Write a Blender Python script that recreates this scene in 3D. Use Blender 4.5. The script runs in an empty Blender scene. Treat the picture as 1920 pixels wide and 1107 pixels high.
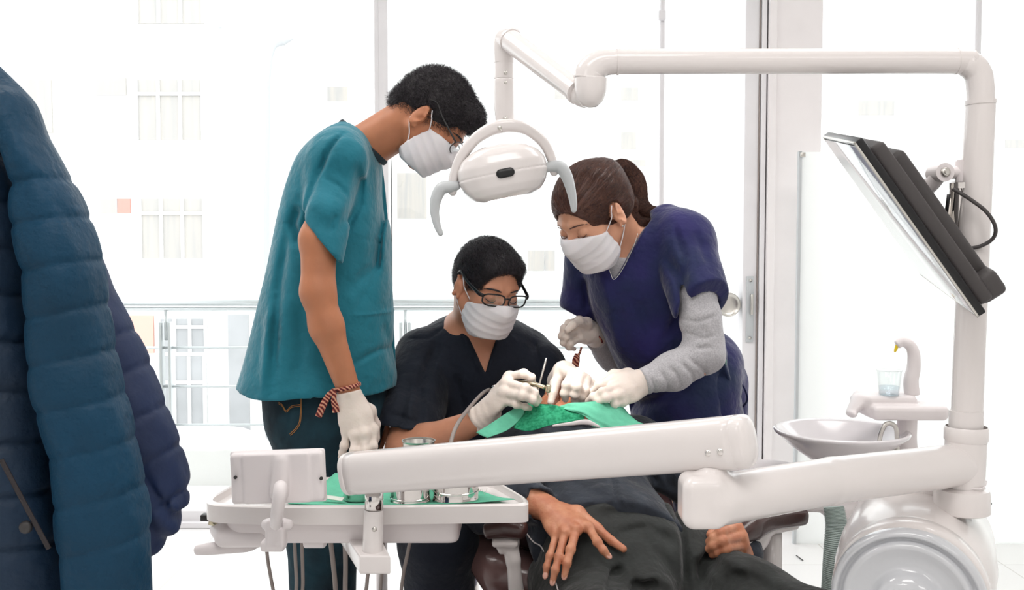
import bpy, bmesh, math, random
import numpy as np
from mathutils import Matrix, Vector

# ------------------------------------------------------------------ camera, world, lights, exposure
F = 1870.0; CH = 1.17; PITCH = math.atan(93.5 / F)
scene = bpy.context.scene
col = scene.collection
cam_data = bpy.data.cameras.new('camera'); cam = bpy.data.objects.new('camera', cam_data); col.objects.link(cam)
cam_data.sensor_width = 36.0; cam_data.lens = 36.0 * F / 1920.0
cam_data.clip_start = 0.05; cam_data.clip_end = 400
cam.location = (0, 0, CH); cam.rotation_euler = (math.pi / 2 - PITCH, 0, 0)
scene.camera = cam
vs = scene.view_settings
vs.view_transform = 'Standard'; vs.look = 'None'; vs.gamma = 1.0; vs.use_curve_mapping = False
vs.exposure = 0.0
scene.cycles.use_denoising = True
scene.cycles.max_bounces = 8; scene.cycles.diffuse_bounces = 4; scene.cycles.glossy_bounces = 4
scene.cycles.transmission_bounces = 6; scene.cycles.transparent_max_bounces = 12
scene.cycles.caustics_reflective = False; scene.cycles.caustics_refractive = False
scene.cycles.sample_clamp_indirect = 6.0
scene.cycles.use_adaptive_sampling = True; scene.cycles.adaptive_threshold = 0.02
world = bpy.data.worlds.new('daylight'); scene.world = world; world.use_nodes = True
wb = world.node_tree.nodes['Background']; wb.inputs[0].default_value = (0.97, 0.985, 1.0, 1); wb.inputs[1].default_value = 2.7

def area(name, loc, size, power, rot=(0, 0, 0), color=(1, 1, 1)):
    l = bpy.data.lights.new(name, 'AREA'); l.shape = 'RECTANGLE'; l.size = size[0]; l.size_y = size[1]
    l.energy = power; l.color = color
    o = bpy.data.objects.new(name, l); o.location = loc; o.rotation_euler = rot; col.objects.link(o); return o
for k, (x, y, w_) in enumerate([(-1.5, -1.0, 15), (1.5, -1.0, 15), (-1.1, 2.2, 17), (1.1, 2.2, 17), (0.0, 0.5, 17)]):
    area('overhead_fill_light', (x, y, 2.73), (1.2, 0.6), w_, color=(1, 0.965, 0.94))  # unseen fill lights added overhead to brighten the interior

# ------------------------------------------------------------------ helpers
def P(px, py, d):
    """the point at distance d in front of the camera that a photo pixel shows"""
    v = -(py - 553.5) / F
    Y = math.cos(PITCH) + v * math.sin(PITCH); Z = -math.sin(PITCH) + v * math.cos(PITCH)
    s = d / Y
    return np.array([(px - 960.0) / F * s, d, CH + Z * s])
def A_(*v): return np.array(v, float)
def unit(v): v = np.asarray(v, float); return v / np.linalg.norm(v)

def srgb(r, g, b):
    f = lambda c: (c / 255 / 12.92) if c / 255 <= 0.04045 else ((c / 255 + 0.055) / 1.055) ** 2.4
    return (f(r), f(g), f(b))

def mat(name, color, rough=0.5, metal=0.0, bump=0.0, bscale=60.0, vary=0.0, vscale=8.0, vcol=None, sheen=0.0, sss=0.0,
        coat=0.0, spec=0.5, stretch=None, bumps=None, trans=0.0, ior=1.45, alpha=1.0, aniso=None):
    m = bpy.data.materials.new(name); m.use_nodes = True
    nt = m.node_tree; N = nt.nodes; L = nt.links
    b = N['Principled BSDF']
    b.inputs['Base Color'].default_value = (*color, 1); b.inputs['Roughness'].default_value = rough
    b.inputs['Metallic'].default_value = metal
    b.inputs['Specular IOR Level'].default_value = spec
    b.inputs['Coat Weight'].default_value = coat; b.inputs['Coat Roughness'].default_value = 0.08
    b.inputs['Sheen Weight'].default_value = sheen; b.inputs['Sheen Roughness'].default_value = 0.4
    b.inputs['Transmission Weight'].default_value = trans; b.inputs['IOR'].default_value = ior
    b.inputs['Alpha'].default_value = alpha
    if sss:
        b.inputs['Subsurface Weight'].default_value = sss; b.inputs['Subsurface Radius'].default_value = (0.012, 0.005, 0.003)
        b.inputs['Subsurface Scale'].default_value = 1.0
    tc = N.new('ShaderNodeTexCoord'); mp = N.new('ShaderNodeMapping'); L.new(tc.outputs['Object'], mp.inputs[0])
    if stretch: mp.inputs['Scale'].default_value = stretch
    if vary or vcol:
        n = N.new('ShaderNodeTexNoise'); n.inputs['Scale'].default_value = vscale; n.inputs['Detail'].default_value = 5
        L.new(mp.outputs[0], n.inputs[0])
        mx = N.new('ShaderNodeMix'); mx.data_type = 'RGBA'
        c2 = vcol if vcol else tuple(max(0, c * (1 - vary)) for c in color)
        c1 = color if vcol else tuple(min(1, c * (1 + vary * 0.6)) for c in color)
        mx.inputs[6].default_value = (*c1, 1); mx.inputs[7].default_value = (*c2, 1)
        rp = N.new('ShaderNodeMapRange'); rp.inputs[1].default_value = 0.35; rp.inputs[2].default_value = 0.65
        L.new(n.outputs[0], rp.inputs[0]); L.new(rp.outputs[0], mx.inputs[0]); L.new(mx.outputs[2], b.inputs['Base Color'])
    if bump or bumps:
        prev = None
        for s_, sc_ in ([(bump, bscale)] if bump else []) + list(bumps or []):
            n = N.new('ShaderNodeTexNoise'); n.inputs['Scale'].default_value = sc_; n.inputs['Detail'].default_value = 4
            L.new(mp.outputs[0], n.inputs[0])
            bp = N.new('ShaderNodeBump'); bp.inputs['Strength'].default_value = s_; bp.inputs['Distance'].default_value = 0.3 / sc_
            L.new(n.outputs[0], bp.inputs['Height'])
            if prev: L.new(prev.outputs[0], bp.inputs['Normal'])
            prev = bp
        L.new(prev.outputs[0], b.inputs['Normal'])
    return m

def glass_mat(name, tint=(1, 1, 1), fres=1.0, ior=1.45):
    """clear pane: see-through with a plain mirror reflection"""
    m = bpy.data.materials.new(name); m.use_nodes = True; nt = m.node_tree; N = nt.nodes; L = nt.links
    N.remove(N['Principled BSDF'])
    t = N.new('ShaderNodeBsdfTransparent'); t.inputs[0].default_value = (*tint, 1)
    g = N.new('ShaderNodeBsdfGlossy'); g.inputs['Roughness'].default_value = 0.02
    lw = N.new('ShaderNodeLayerWeight'); lw.inputs[0].default_value = 0.5
    fr = N.new('ShaderNodeMath'); fr.operation = 'MULTIPLY_ADD'; pw = N.new('ShaderNodeMath'); pw.operation = 'POWER'; pw.inputs[1].default_value = 4.0
    L.new(lw.outputs['Facing'], pw.inputs[0]); L.new(pw.outputs[0], fr.inputs[0]); fr.inputs[1].default_value = 0.6; fr.inputs[2].default_value = 0.05
    mu = N.new('ShaderNodeMath'); mu.operation = 'MULTIPLY'; mu.inputs[1].default_value = fres
    mx = N.new('ShaderNodeMixShader'); L.new(fr.outputs[0], mu.inputs[0]); L.new(mu.outputs[0], mx.inputs[0])
    L.new(t.outputs[0], mx.inputs[1]); L.new(g.outputs[0], mx.inputs[2]); L.new(mx.outputs[0], N['Material Output'].inputs[0])
    return m

def tag(o, label=None, cat=None, group=None, kind=None):
    if label: o['label'] = label
    if cat: o['category'] = cat
    if group: o['group'] = group
    if kind: o['kind'] = kind
    return o

def set_parent(o, parent):
    if parent is not None:
        o.parent = parent
        o.matrix_parent_inverse = WORLD[parent.name].inverted()
WORLD = {}
def thing(name, label, cat, loc=(0, 0, 0), group=None):
    o = bpy.data.objects.new(name, None); o.empty_display_size = 0.05; o.location = tuple(float(v) for v in loc); col.objects.link(o)
    WORLD[o.name] = Matrix.Translation(o.location)
    return tag(o, label, cat, group)

def obj(name, geos, m, parent=None, smooth=True, label=None, cat=None, group=None, kind=None, auto=None):
    """geos: list of (verts, faces) joined in ONE mesh"""
    if isinstance(geos, tuple): geos = [geos]
    V = []; Fc = []; off = 0
    for v, f in geos:
        v = np.asarray(v, float); V.append(v); Fc += [tuple(int(i) + off for i in q) for q in f]; off += len(v)
    V = np.concatenate(V)
    me = bpy.data.meshes.new(name); me.from_pydata(V.tolist(), [], Fc); me.update()
    bm = bmesh.new(); bm.from_mesh(me); bmesh.ops.recalc_face_normals(bm, faces=bm.faces); bm.to_mesh(me); bm.free()
    me.materials.append(m)
    o = bpy.data.objects.new(name, me); col.objects.link(o); WORLD[o.name] = Matrix.Identity(4)
    if smooth:
        me.polygons.foreach_set('use_smooth', [True] * len(me.polygons))
        if auto is not None: me.set_sharp_from_angle(angle=math.radians(auto))
    set_parent(o, parent)
    return tag(o, label, cat, group, kind)

def frame_from(z, up=(0, 0, 1)):
    z = unit(z); up = np.asarray(up, float)
    if abs(np.dot(z, up)) > 0.97: up = A_(1, 0, 0)
    x = unit(np.cross(up, z)); y = np.cross(z, x); return np.stack([x, y, z], 1)
ROOM = np.eye(3)

def box(c, s, M=ROOM, bev=0.0, seg=2):
    """box of full sizes s centred on c, rounded edges"""
    bm = bmesh.new(); bmesh.ops.create_cube(bm, size=1.0)
    for v in bm.verts: v.co = Vector((v.co.x * s[0], v.co.y * s[1], v.co.z * s[2]))
    if bev > 0: bmesh.ops.bevel(bm, geom=list(bm.edges), offset=min(bev, min(s) * 0.49), segments=seg, affect='EDGES', profile=0.5)
    bm.verts.index_update()
    V = np.array([v.co[:] for v in bm.verts]); Fc = [tuple(v.index for v in f.verts) for f in bm.faces]; bm.free()
    return V @ np.asarray(M).T + np.asarray(c, float), Fc

def catmull(pts, n):
    pts = np.asarray(pts, float); k = len(pts)
    if k < 3: return np.array([pts[0] + (pts[-1] - pts[0]) * t for t in np.linspace(0, 1, max(n, 2))])
    e = np.vstack([2 * pts[0] - pts[1], pts, 2 * pts[-1] - pts[-2]]); out = []
    for t in np.linspace(0, k - 1, n):
        i = min(int(t), k - 2); u = t - i; p0, p1, p2, p3 = e[i], e[i + 1], e[i + 2], e[i + 3]
        out.append(0.5 * ((2 * p1) + (p2 - p0) * u + (2 * p0 - 5 * p1 + 4 * p2 - p3) * u * u + (3 * p1 - p0 - 3 * p2 + p3) * u ** 3))
    return np.array(out)

def tube(pts, r, n=16, samples=None, smooth=True, flat=1.0, up=None, power=2.0, caps=True, rnd=0.0, closed=False):
    """swept tube; r one radius or one per point; flat = second radius ratio; power > 2 squares the section; rnd rounds the ends"""
    pts = np.asarray(pts, float); r = np.asarray(r if np.ndim(r) else [r] * len(pts), float)
    if smooth and len(pts) > 2 and not closed:
        m_ = samples or (len(pts) - 1) * 8 + 1
        tt = np.linspace(0, len(pts) - 1, m_); r = np.interp(tt, range(len(pts)), r); pts = catmull(pts, m_)
    if rnd > 0 and not closed:
        a, b = pts[0], pts[-1]; da, db = unit(pts[0] - pts[1]), unit(pts[-1] - pts[-2]); ex0 = []; ex1 = []
        for q in (0.3, 0.6, 0.85, 0.98):
            ex0.append((a + da * rnd * q, r[0] * math.sqrt(1 - q * q))); ex1.append((b + db * rnd * q, r[-1] * math.sqrt(1 - q * q)))
        pts = np.array([e[0] for e in ex0[::-1]] + list(pts) + [e[0] for e in ex1]); r = np.array([e[1] for e in ex0[::-1]] + list(r) + [e[1] for e in ex1])
    K = len(pts); T = np.gradient(pts, axis=0)
    if closed: T = (np.roll(pts, -1, 0) - np.roll(pts, 1, 0))
    T = T / np.linalg.norm(T, axis=1)[:, None]
    u0 = np.asarray(up if up is not None else (0, 0, 1), float)
    if abs(np.dot(T[0], u0)) > 0.95 and up is None: u0 = A_(0, 1, 0)
    x = unit(u0 - T[0] * np.dot(u0, T[0])); V = []
    ang = np.linspace(0, 2 * math.pi, n, endpoint=False)
    ca, sa = np.cos(ang), np.sin(ang)
    if power != 2.0:
        s_ = (np.abs(ca) ** power + np.abs(sa) ** power) ** (-1 / power); ca, sa = ca * s_, sa * s_
    for i in range(K):
        x = unit(x - T[i] * np.dot(x, T[i])) if up is None else unit(u0 - T[i] * np.dot(u0, T[i]))
        y = np.cross(T[i], x)
        V.append(pts[i] + r[i] * (ca[:, None] * x + sa[:, None] * y * flat))
    V = np.concatenate(V); Fc = []
    for i in range(K if closed else K - 1):
        a = i * n; b = ((i + 1) % K) * n
        for j in range(n): Fc.append((a + j, a + (j + 1) % n, b + (j + 1) % n, b + j))
    if caps and not closed: Fc.append(tuple(range(n))[::-1]); Fc.append(tuple((K - 1) * n + j for j in range(n)))
    return V, Fc

def lathe(prof, c, axis=(0, 0, 1), n=48, closed=False):
    """prof: (radius, height) pairs turned about axis through c"""
    M = frame_from(axis); V = []; Fc = []
    ang = np.linspace(0, 2 * math.pi, n, endpoint=False)
    for r, h in prof:
        r = max(r, 1e-5)
        V.append(np.stack([np.cos(ang) * r, np.sin(ang) * r, np.full(n, h)], 1))
    K = len(prof); V = np.concatenate(V) @ M.T + np.asarray(c, float)
    for i in range(K if closed else K - 1):
        a = i * n; b = ((i + 1) % K) * n
        for j in range(n): Fc.append((a + j, a + (j + 1) % n, b + (j + 1) % n, b + j))
    return V, Fc

def extrude(poly, n_, thick):
    """flat polygon (3-D points) given a thickness along n_"""
    poly = np.asarray(poly, float); n_ = unit(n_) * thick; k = len(poly)
    V = np.vstack([poly, poly + n_]); Fc = [tuple(range(k))[::-1], tuple(range(k, 2 * k))]
    for i in range(k): j = (i + 1) % k; Fc.append((i, j, k + j, k + i))
    return V, Fc

def sheet(grid, thick, nu=24, nv=24, wob=0.0, seed=1):
    """smooth cloth sheet through a grid of control points, with thickness"""
    g = np.asarray(grid, float)
    R = np.array([catmull(row, nu) for row in g]); C = np.array([catmull(R[:, j], nv) for j in range(nu)])  # nu x nv
    rs = np.random.RandomState(seed)
    if wob:
        U, W = np.meshgrid(np.linspace(0, 1, nu), np.linspace(0, 1, nv), indexing='ij'); d = np.zeros_like(U)
        for _ in range(7):
            a, b, ph = rs.uniform(-22, 22), rs.uniform(-14, 14), rs.uniform(0, 6); d += np.sin(a * U + b * W + ph)
    du = np.gradient(C, axis=0); dv = np.gradient(C, axis=1); nn = np.cross(du, dv); nn /= np.linalg.norm(nn, axis=2)[..., None] + 1e-9
    if wob: C = C + nn * (d * wob / 3)[..., None]
    V = np.vstack([C.reshape(-1, 3), (C + nn * thick).reshape(-1, 3)]); N_ = nu * nv; Fc = []
    id_ = lambda i, j, s=0: s * N_ + i * nv + j
    for i in range(nu - 1):
        for j in range(nv - 1):
            Fc.append((id_(i, j), id_(i, j + 1), id_(i + 1, j + 1), id_(i + 1, j))); Fc.append((id_(i, j, 1), id_(i + 1, j, 1), id_(i + 1, j + 1, 1), id_(i, j + 1, 1)))
    for i in range(nu - 1):
        for j in (0, nv - 1): Fc.append((id_(i, j), id_(i + 1, j), id_(i + 1, j, 1), id_(i, j, 1)))
    for j in range(nv - 1):
        for i in (0, nu - 1): Fc.append((id_(i, j), id_(i, j + 1), id_(i, j + 1, 1), id_(i, j, 1)))
    return V, Fc

# ------------------------------------------------------------------ implicit surfaces for bodies, hands, clothes
def smin(a, b, k):
    if k <= 0: return np.minimum(a, b)
    h = np.maximum(k - np.abs(a - b), 0) / k
    return np.minimum(a, b) - h * h * k * 0.25
def smax(a, b, k): return -smin(-a, -b, k)

class Shape:
    def __init__(s, k=0.01): s.ops = []; s.k = k
    def u(s, prim, k=None): s.ops.append(('u', prim, s.k if k is None else k)); return s
    def sub(s, prim, k=0.004): s.ops.append(('s', prim, k)); return s
    def cut(s, prim, k=0.002): s.ops.append(('i', prim, k)); return s
    def disp(s, prim): s.ops.append(('d', prim, 0)); return s
    def chain(s, pts, rad, k=None, **kw):
        for i in range(len(pts) - 1): s.u(seg(pts[i], pts[i + 1], rad[i], rad[i + 1], **kw), k)
        return s
    def bounds(s):
        lo = np.min([o[1][1] for o in s.ops if o[0] == 'u'], axis=0); hi = np.max([o[1][2] for o in s.ops if o[0] == 'u'], axis=0)
        return lo, hi
    def eval(s, p, margin=None):
        d = np.full(len(p), 10.0, np.float32)
        for mode, (f, lo, hi), k in s.ops:
            if margin is None or mode == 'i': idx = slice(None); q = p
            else:
                m = margin + k
                w = np.all((p > lo - m) & (p < hi + m), axis=1); idx = np.nonzero(w)[0]
                if len(idx) == 0: continue
                q = p[idx]
            v = f(q)
            if mode == 'u': d[idx] = smin(d[idx], v, k)
            elif mode == 's': d[idx] = smax(d[idx], -v, k)
            elif mode == 'i': d[idx] = smax(d[idx], v, k)
            else: d[idx] = d[idx] + v
        return d
    def prim(s, off=0.0):
        lo, hi = s.bounds()
        return (lambda p: s.eval(p) - off, lo - off, hi + off)

def seg(a, b, ra, rb=None, sq=None):
    """tapered capsule; sq = (direction, factor) flattens it"""
    a = np.asarray(a, float); b = np.asarray(b, float); rb = ra if rb is None else rb; ab = b - a; L2 = max(float(ab @ ab), 1e-9)
    if sq is not None: n = unit(sq[0]); fct = sq[1]
    def f(p):
        q = p - a; t = np.clip(q @ ab / L2, 0, 1); v = q - t[:, None] * ab; r = ra + (rb - ra) * t
        if sq is not None:
            v = v + (v @ n)[:, None] * n * (1 / fct - 1); return (np.linalg.norm(v, axis=1) - r) * min(1, (1 + fct) / 2)
        return np.linalg.norm(v, axis=1) - r
    m = max(ra, rb) * (max(1, sq[1]) if sq is not None else 1)
    return (f, np.minimum(a, b) - m, np.maximum(a, b) + m)

def ell(c, r, M=ROOM):
    c = np.asarray(c, float); r = np.asarray(r if np.ndim(r) else [r] * 3, float); M = np.asarray(M, float)
    def f(p):
        q = (p - c) @ M; k0 = np.linalg.norm(q / r, axis=1); k1 = np.linalg.norm(q / (r * r), axis=1)
        return k0 * (k0 - 1) / np.maximum(k1, 1e-6)
    e = np.abs(M) @ r
    return (f, c - e, c + e)

def rbox(c, s, M=ROOM, rr=0.01):
    c = np.asarray(c, float); h = np.asarray(s, float) / 2 - rr; M = np.asarray(M, float)
    def f(p):
        q = np.abs((p - c) @ M) - h
        return np.linalg.norm(np.maximum(q, 0), axis=1) + np.minimum(q.max(1), 0) - rr
    e = np.abs(M) @ (h + rr)
    return (f, c - e, c + e)

def plane(c, n):
    """keeps the side the normal points away from (use with cut)"""
    c = np.asarray(c, float); n = unit(n)
    return (lambda p: (p - c) @ n, c, c)

def stack(rows, O=(0, 0, 0), M=ROOM, power=2.3, sm=1):
    """closed body made of sections along the local third axis. rows: (t, u, v, half_u, half_v)"""
    rows = np.array(sorted(rows), float); t = rows[:, 0]; n = 80; tt = np.linspace(t[0], t[-1], n)
    cols = []
    for i in range(1, 5):
        y = np.interp(tt, t, rows[:, i])
        for _ in range(6 * sm): y = np.concatenate([y[:1], (y[:-2] + 2 * y[1:-1] + y[2:]) / 4, y[-1:]])
        cols.append(y)
    O = np.asarray(O, float); M = np.asarray(M, float)
    def f(p):
        q = (p - O) @ M; w = q[:, 2]
        cu, cv, hu, hv = [np.interp(w, tt, c) for c in cols]
        k = (np.abs((q[:, 0] - cu) / hu) ** power + np.abs((q[:, 1] - cv) / hv) ** power) ** (1 / power)
        d = (k - 1) * np.minimum(hu, hv)
        return np.maximum(np.maximum(d, w - tt[-1]), tt[0] - w)
    C = np.array([[u_ + su * hu_, v_ + sv * hv_, w_] for w_, u_, v_, hu_, hv_ in rows for su in (-1, 1) for sv in (-1, 1)]) @ M.T + O
    return (f, C.min(0), C.max(0))

def rows_px(tab, dflt=None):
    """(pixel row, left pixel, right pixel, distance, half depth) -> sections for stack() standing upright"""
    out = []
    for y, l, r, d, b in tab:
        a_, c_ = P(l, y, d), P(r, y, d); out.append((a_[2], (a_[0] + c_[0]) / 2, d, (c_[0] - a_[0]) / 2, b))
    return out

def fold(pxs, d, w, amp, ylim=None, ends=True):
    """a crease (amp > 0) or ridge (amp < 0) running over the near side of a garment"""
    pts = np.array([P(x, y, d)[[0, 2]] for x, y in pxs])
    def f(p):
        q = p[:, [0, 2]]; best = np.full(len(p), 1e9); tb = np.zeros(len(p)); K = len(pts) - 1
        for i in range(K):
            a, b = pts[i], pts[i + 1]; ab = b - a; t = np.clip((q - a) @ ab / max(ab @ ab, 1e-9), 0, 1)
            dd = np.linalg.norm(q - a - t[:, None] * ab, axis=1); m = dd < best; best[m] = dd[m]; tb[m] = (i + t[m]) / K
        g = amp * np.exp(-(best / w) ** 2)
        if ends: g = g * np.clip(np.sin(np.pi * np.clip(tb, 0.03, 0.97)) * 1.6, 0, 1)
        if ylim is not None: g = g * (p[:, 1] < ylim)
        return g
    lo = A_(pts[:, 0].min() - 2.5 * w, -99, pts[:, 1].min() - 2.5 * w); hi = A_(pts[:, 0].max() + 2.5 * w, 99, pts[:, 1].max() + 2.5 * w)
    return (f, lo, hi)

def ripple(amp, scale, seed=0, stretch=(1, 1, 1)):
    rs = np.random.RandomState(seed); K = rs.normal(size=(6, 3)) * scale * np.asarray(stretch); ph = rs.uniform(0, 6.28, 6)
    W_ = rs.normal(size=(3, 3)) * scale * 0.6
    def f(p):
        q = p + 0.25 / scale * np.sin(p @ W_.T); s = 0
        for k_, h_ in zip(K, ph): s = s + np.sin(q @ k_ + h_)
        return amp * s / 3
    return (f, A_(-99, -99, -99), A_(99, 99, 99))

def wedge(pts2, y0, y1):
    """prism: convex polygon in x-z (counter-clockwise or not) between two depths"""
    pts2 = np.asarray(pts2, float); c = pts2.mean(0)
    def f(p):
        q = p[:, [0, 2]]; d = np.maximum(y0 - p[:, 1], p[:, 1] - y1)
        for i in range(len(pts2)):
            a, b = pts2[i], pts2[(i + 1) % len(pts2)]; n = unit([b[1] - a[1], a[0] - b[0]])
            if (c - a) @ n > 0: n = -n
            d = np.maximum(d, (q - a) @ n)
        return d
    return (f, A_(pts2[:, 0].min(), y0, pts2[:, 1].min()), A_(pts2[:, 0].max(), y1, pts2[:, 1].max()))

def nets(V, lo, h):
    ins = V < 0
    s = np.zeros(tuple(n - 1 for n in V.shape), np.uint8)
    for i in (0, 1):
        for j in (0, 1):
            for k in (0, 1): s += ins[i:V.shape[0] - 1 + i, j:V.shape[1] - 1 + j, k:V.shape[2] - 1 + k]
    act = (s > 0) & (s < 8); idx = np.full(act.shape, -1, np.int32); cells = np.argwhere(act); idx[act] = np.arange(len(cells))
    cor = [(i, j, k) for i in (0, 1) for j in (0, 1) for k in (0, 1)]
    vals = {c: V[cells[:, 0] + c[0], cells[:, 1] + c[1], cells[:, 2] + c[2]] for c in cor}
    acc = np.zeros((len(cells), 3)); cnt = np.zeros(len(cells))
    for a in cor:
        for ax in range(3):
            if a[ax] == 0:
                b = list(a); b[ax] = 1; b = tuple(b); va, vb = vals[a], vals[b]; x = (va < 0) != (vb < 0)
                t = np.where(x, va / np.where(x, va - vb, 1), 0); pos = np.tile(np.array(a, float), (len(cells), 1)); pos[:, ax] += t
                acc += pos * x[:, None]; cnt += x
    verts = lo + h * (cells + acc / cnt[:, None])
    faces = []
    for ax in range(3):
        b_, c_ = (ax + 1) % 3, (ax + 2) % 3
        s0 = [slice(None)] * 3; s1 = [slice(None)] * 3; s0[ax] = slice(0, -1); s1[ax] = slice(1, None)
        A0, A1 = ins[tuple(s0)], ins[tuple(s1)]; e = np.argwhere(A0 != A1)
        e = e[(e[:, b_] >= 1) & (e[:, c_] >= 1) & (e[:, b_] < V.shape[b_] - 1) & (e[:, c_] < V.shape[c_] - 1)]
        sg = A0[e[:, 0], e[:, 1], e[:, 2]]
        def at(db, dc):
            q = e.copy(); q[:, b_] += db; q[:, c_] += dc; return idx[q[:, 0], q[:, 1], q[:, 2]]
        q = np.stack([at(-1, -1), at(0, -1), at(0, 0), at(-1, 0)], 1); q[~sg] = q[~sg][:, ::-1]; faces.append(q)
    return verts, np.concatenate(faces)

def grow(name, S, vox, m, parent=None, relax=1, **tags):
    """turn an implicit shape into ONE smooth mesh object"""
    lo, hi = S.bounds(); pad = 0.03; lo = lo - pad; hi = hi + pad; B = 6
    nb = np.ceil((hi - lo) / (B * vox)).astype(int) + 1
    g = np.stack(np.meshgrid(*[np.arange(n) for n in nb], indexing='ij'), -1).reshape(-1, 3)
    cen = lo + (g * B + (B - 1) / 2) * vox
    dc = S.eval(cen); thr = B * vox * 0.87 * 1.5 + 0.012
    actb = np.abs(dc) < thr
    V = np.repeat(np.repeat(np.repeat(dc.reshape(nb), B, 0), B, 1), B, 2).astype(np.float32)
    ab = g[actb]; loc = np.stack(np.meshgrid(*[np.arange(B)] * 3, indexing='ij'), -1).reshape(-1, 3)
    for i in range(0, len(ab), 3000):
        ii = (ab[i:i + 3000, None, :] * B + loc[None]).reshape(-1, 3)
        V[ii[:, 0], ii[:, 1], ii[:, 2]] = S.eval(lo + ii * vox, margin=vox * 3)
    verts, q = nets(V, lo, vox); del V
    q = q[(q >= 0).all(1)]
    for _ in range(relax):
        acc = np.zeros_like(verts); cnt = np.zeros(len(verts))
        for a in range(4):
            np.add.at(acc, q[:, a], verts[q[:, (a + 1) % 4]] + verts[q[:, (a + 3) % 4]]); np.add.at(cnt, q[:, a], 2)
        verts = verts * 0.5 + 0.5 * acc / np.maximum(cnt, 1)[:, None]
    me = bpy.data.meshes.new(name); me.vertices.add(len(verts)); me.vertices.foreach_set('co', verts.astype(np.float32).ravel())
    me.loops.add(len(q) * 4); me.loops.foreach_set('vertex_index', q.astype(np.int32).ravel())
    me.polygons.add(len(q)); me.polygons.foreach_set('loop_start', np.arange(0, len(q) * 4, 4, dtype=np.int32))
    me.polygons.foreach_set('use_smooth', np.ones(len(q), bool)); me.update(calc_edges=True); me.validate()
    me.materials.append(m)
    o = bpy.data.objects.new(name, me); col.objects.link(o); WORLD[o.name] = Matrix.Identity(4); set_parent(o, parent)
    return tag(o, tags.get('label'), tags.get('cat'), tags.get('group'), tags.get('kind'))
# ------------------------------------------------------------------ materials
M_wall = mat('white_paint', (0.86, 0.85, 0.84), 0.7, bump=0.05, bscale=90)
M_colm = mat('column_paint', srgb(242, 237, 237), 0.6, vary=0.02)
M_floor = None
M_alu = mat('aluminium_frame', srgb(236, 234, 236), 0.45, metal=0.0, vary=0.03)
M_steel = mat('railing_steel', srgb(205, 210, 212), 0.3, metal=0.5)
M_plast = mat('white_enamel', srgb(232, 226, 224), 0.22, coat=0.35, vary=0.012, vscale=5)
M_plast2 = mat('matte_white_plastic', srgb(232, 225, 225), 0.42, vary=0.012, vscale=5)
M_greyp = mat('pale_grey_plastic', srgb(196, 200, 202), 0.35)
M_porc = mat('white_porcelain', srgb(226, 222, 224), 0.12, coat=0.5)
M_chrome = mat('polished_steel', (0.72, 0.69, 0.67), 0.1, metal=1.0, vary=0.03, vscale=30)
M_steelb = mat('brushed_steel', (0.62, 0.6, 0.56), 0.28, metal=1.0)
M_gold = mat('pale_brass_steel', srgb(196, 186, 160), 0.22, metal=0.9)
M_dark = mat('dark_plastic', srgb(52, 50, 50), 0.45, vary=0.1)
M_black = mat('black_plastic', srgb(22, 22, 24), 0.35)
M_mon = mat('monitor_housing', srgb(72, 68, 68), 0.55, vary=0.06)
M_hose = mat('grey_hose', srgb(150, 140, 135), 0.5)
M_green = mat('green_crepe_paper', srgb(104, 192, 160), 0.9, bump=0.5, bscale=240, vary=0.08, vscale=60)
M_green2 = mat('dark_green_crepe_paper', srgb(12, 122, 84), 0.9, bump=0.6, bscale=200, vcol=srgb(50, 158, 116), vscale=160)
M_maroon = mat('maroon_vinyl', srgb(66, 44, 42), 0.28, coat=0.3, bump=0.15, bscale=120)
M_maroon2 = mat('maroon_vinyl_back', srgb(122, 94, 92), 0.25, coat=0.4, bump=0.25, bscale=14)
M_skA = mat('skin_brown', srgb(186, 122, 88), 0.5, vary=0.07, vscale=25, sss=0.12, bump=0.12, bscale=300)
M_skB = mat('skin_tan', srgb(208, 146, 116), 0.48, vary=0.07, vscale=25, sss=0.12, bump=0.12, bscale=300)
M_skC = mat('skin_warm', srgb(220, 162, 132), 0.46, vary=0.06, vscale=25, sss=0.12, bump=0.1, bscale=300)
M_skD = mat('skin_hand', srgb(206, 146, 114), 0.42, vcol=srgb(186, 118, 88), vscale=40, sss=0.12, bump=0.35, bscale=220, bumps=[(0.3, 90)])
M_nail = mat('fingernail', srgb(222, 168, 150), 0.25, coat=0.4)
M_glove = mat('latex_glove', srgb(232, 218, 208), 0.5, bump=0.25, bscale=90, sss=0.08, sheen=0.2, bumps=[(0.3, 30)])
M_mask = mat('mask_paper', srgb(236, 232, 235), 0.85, bump=0.2, bscale=70, sss=0.05)
M_teal = mat('teal_scrub_cotton', srgb(22, 112, 130), 0.82, bump=0.35, bscale=700, vary=0.1, vscale=5, sheen=0.25, bumps=[(0.55, 9), (0.3, 26)])
M_navy = mat('navy_scrub_cotton', srgb(16, 24, 38), 0.85, bump=0.35, bscale=700, vary=0.15, sheen=0.12, bumps=[(0.5, 11), (0.3, 30)])
M_purp = mat('purple_navy_scrub', srgb(34, 30, 90), 0.82, bump=0.35, bscale=700, vcol=srgb(20, 36, 70), vscale=7, sheen=0.3, bumps=[(0.55, 10), (0.3, 28)])
M_collar = mat('dark_rib_collar', srgb(38, 52, 60), 0.9)
M_heather = mat('grey_heather_knit', srgb(196, 194, 197), 0.95, bump=0.4, bscale=500, vcol=srgb(172, 170, 174), vscale=300, sheen=0.2, bumps=[(0.5, 24)])
M_jean = mat('dark_denim', srgb(22, 56, 68), 0.9, bump=0.4, bscale=600, vcol=srgb(10, 32, 42), vscale=14, bumps=[(0.4, 14)])
M_thread = mat('orange_stitching', srgb(190, 130, 70), 0.8)
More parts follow.
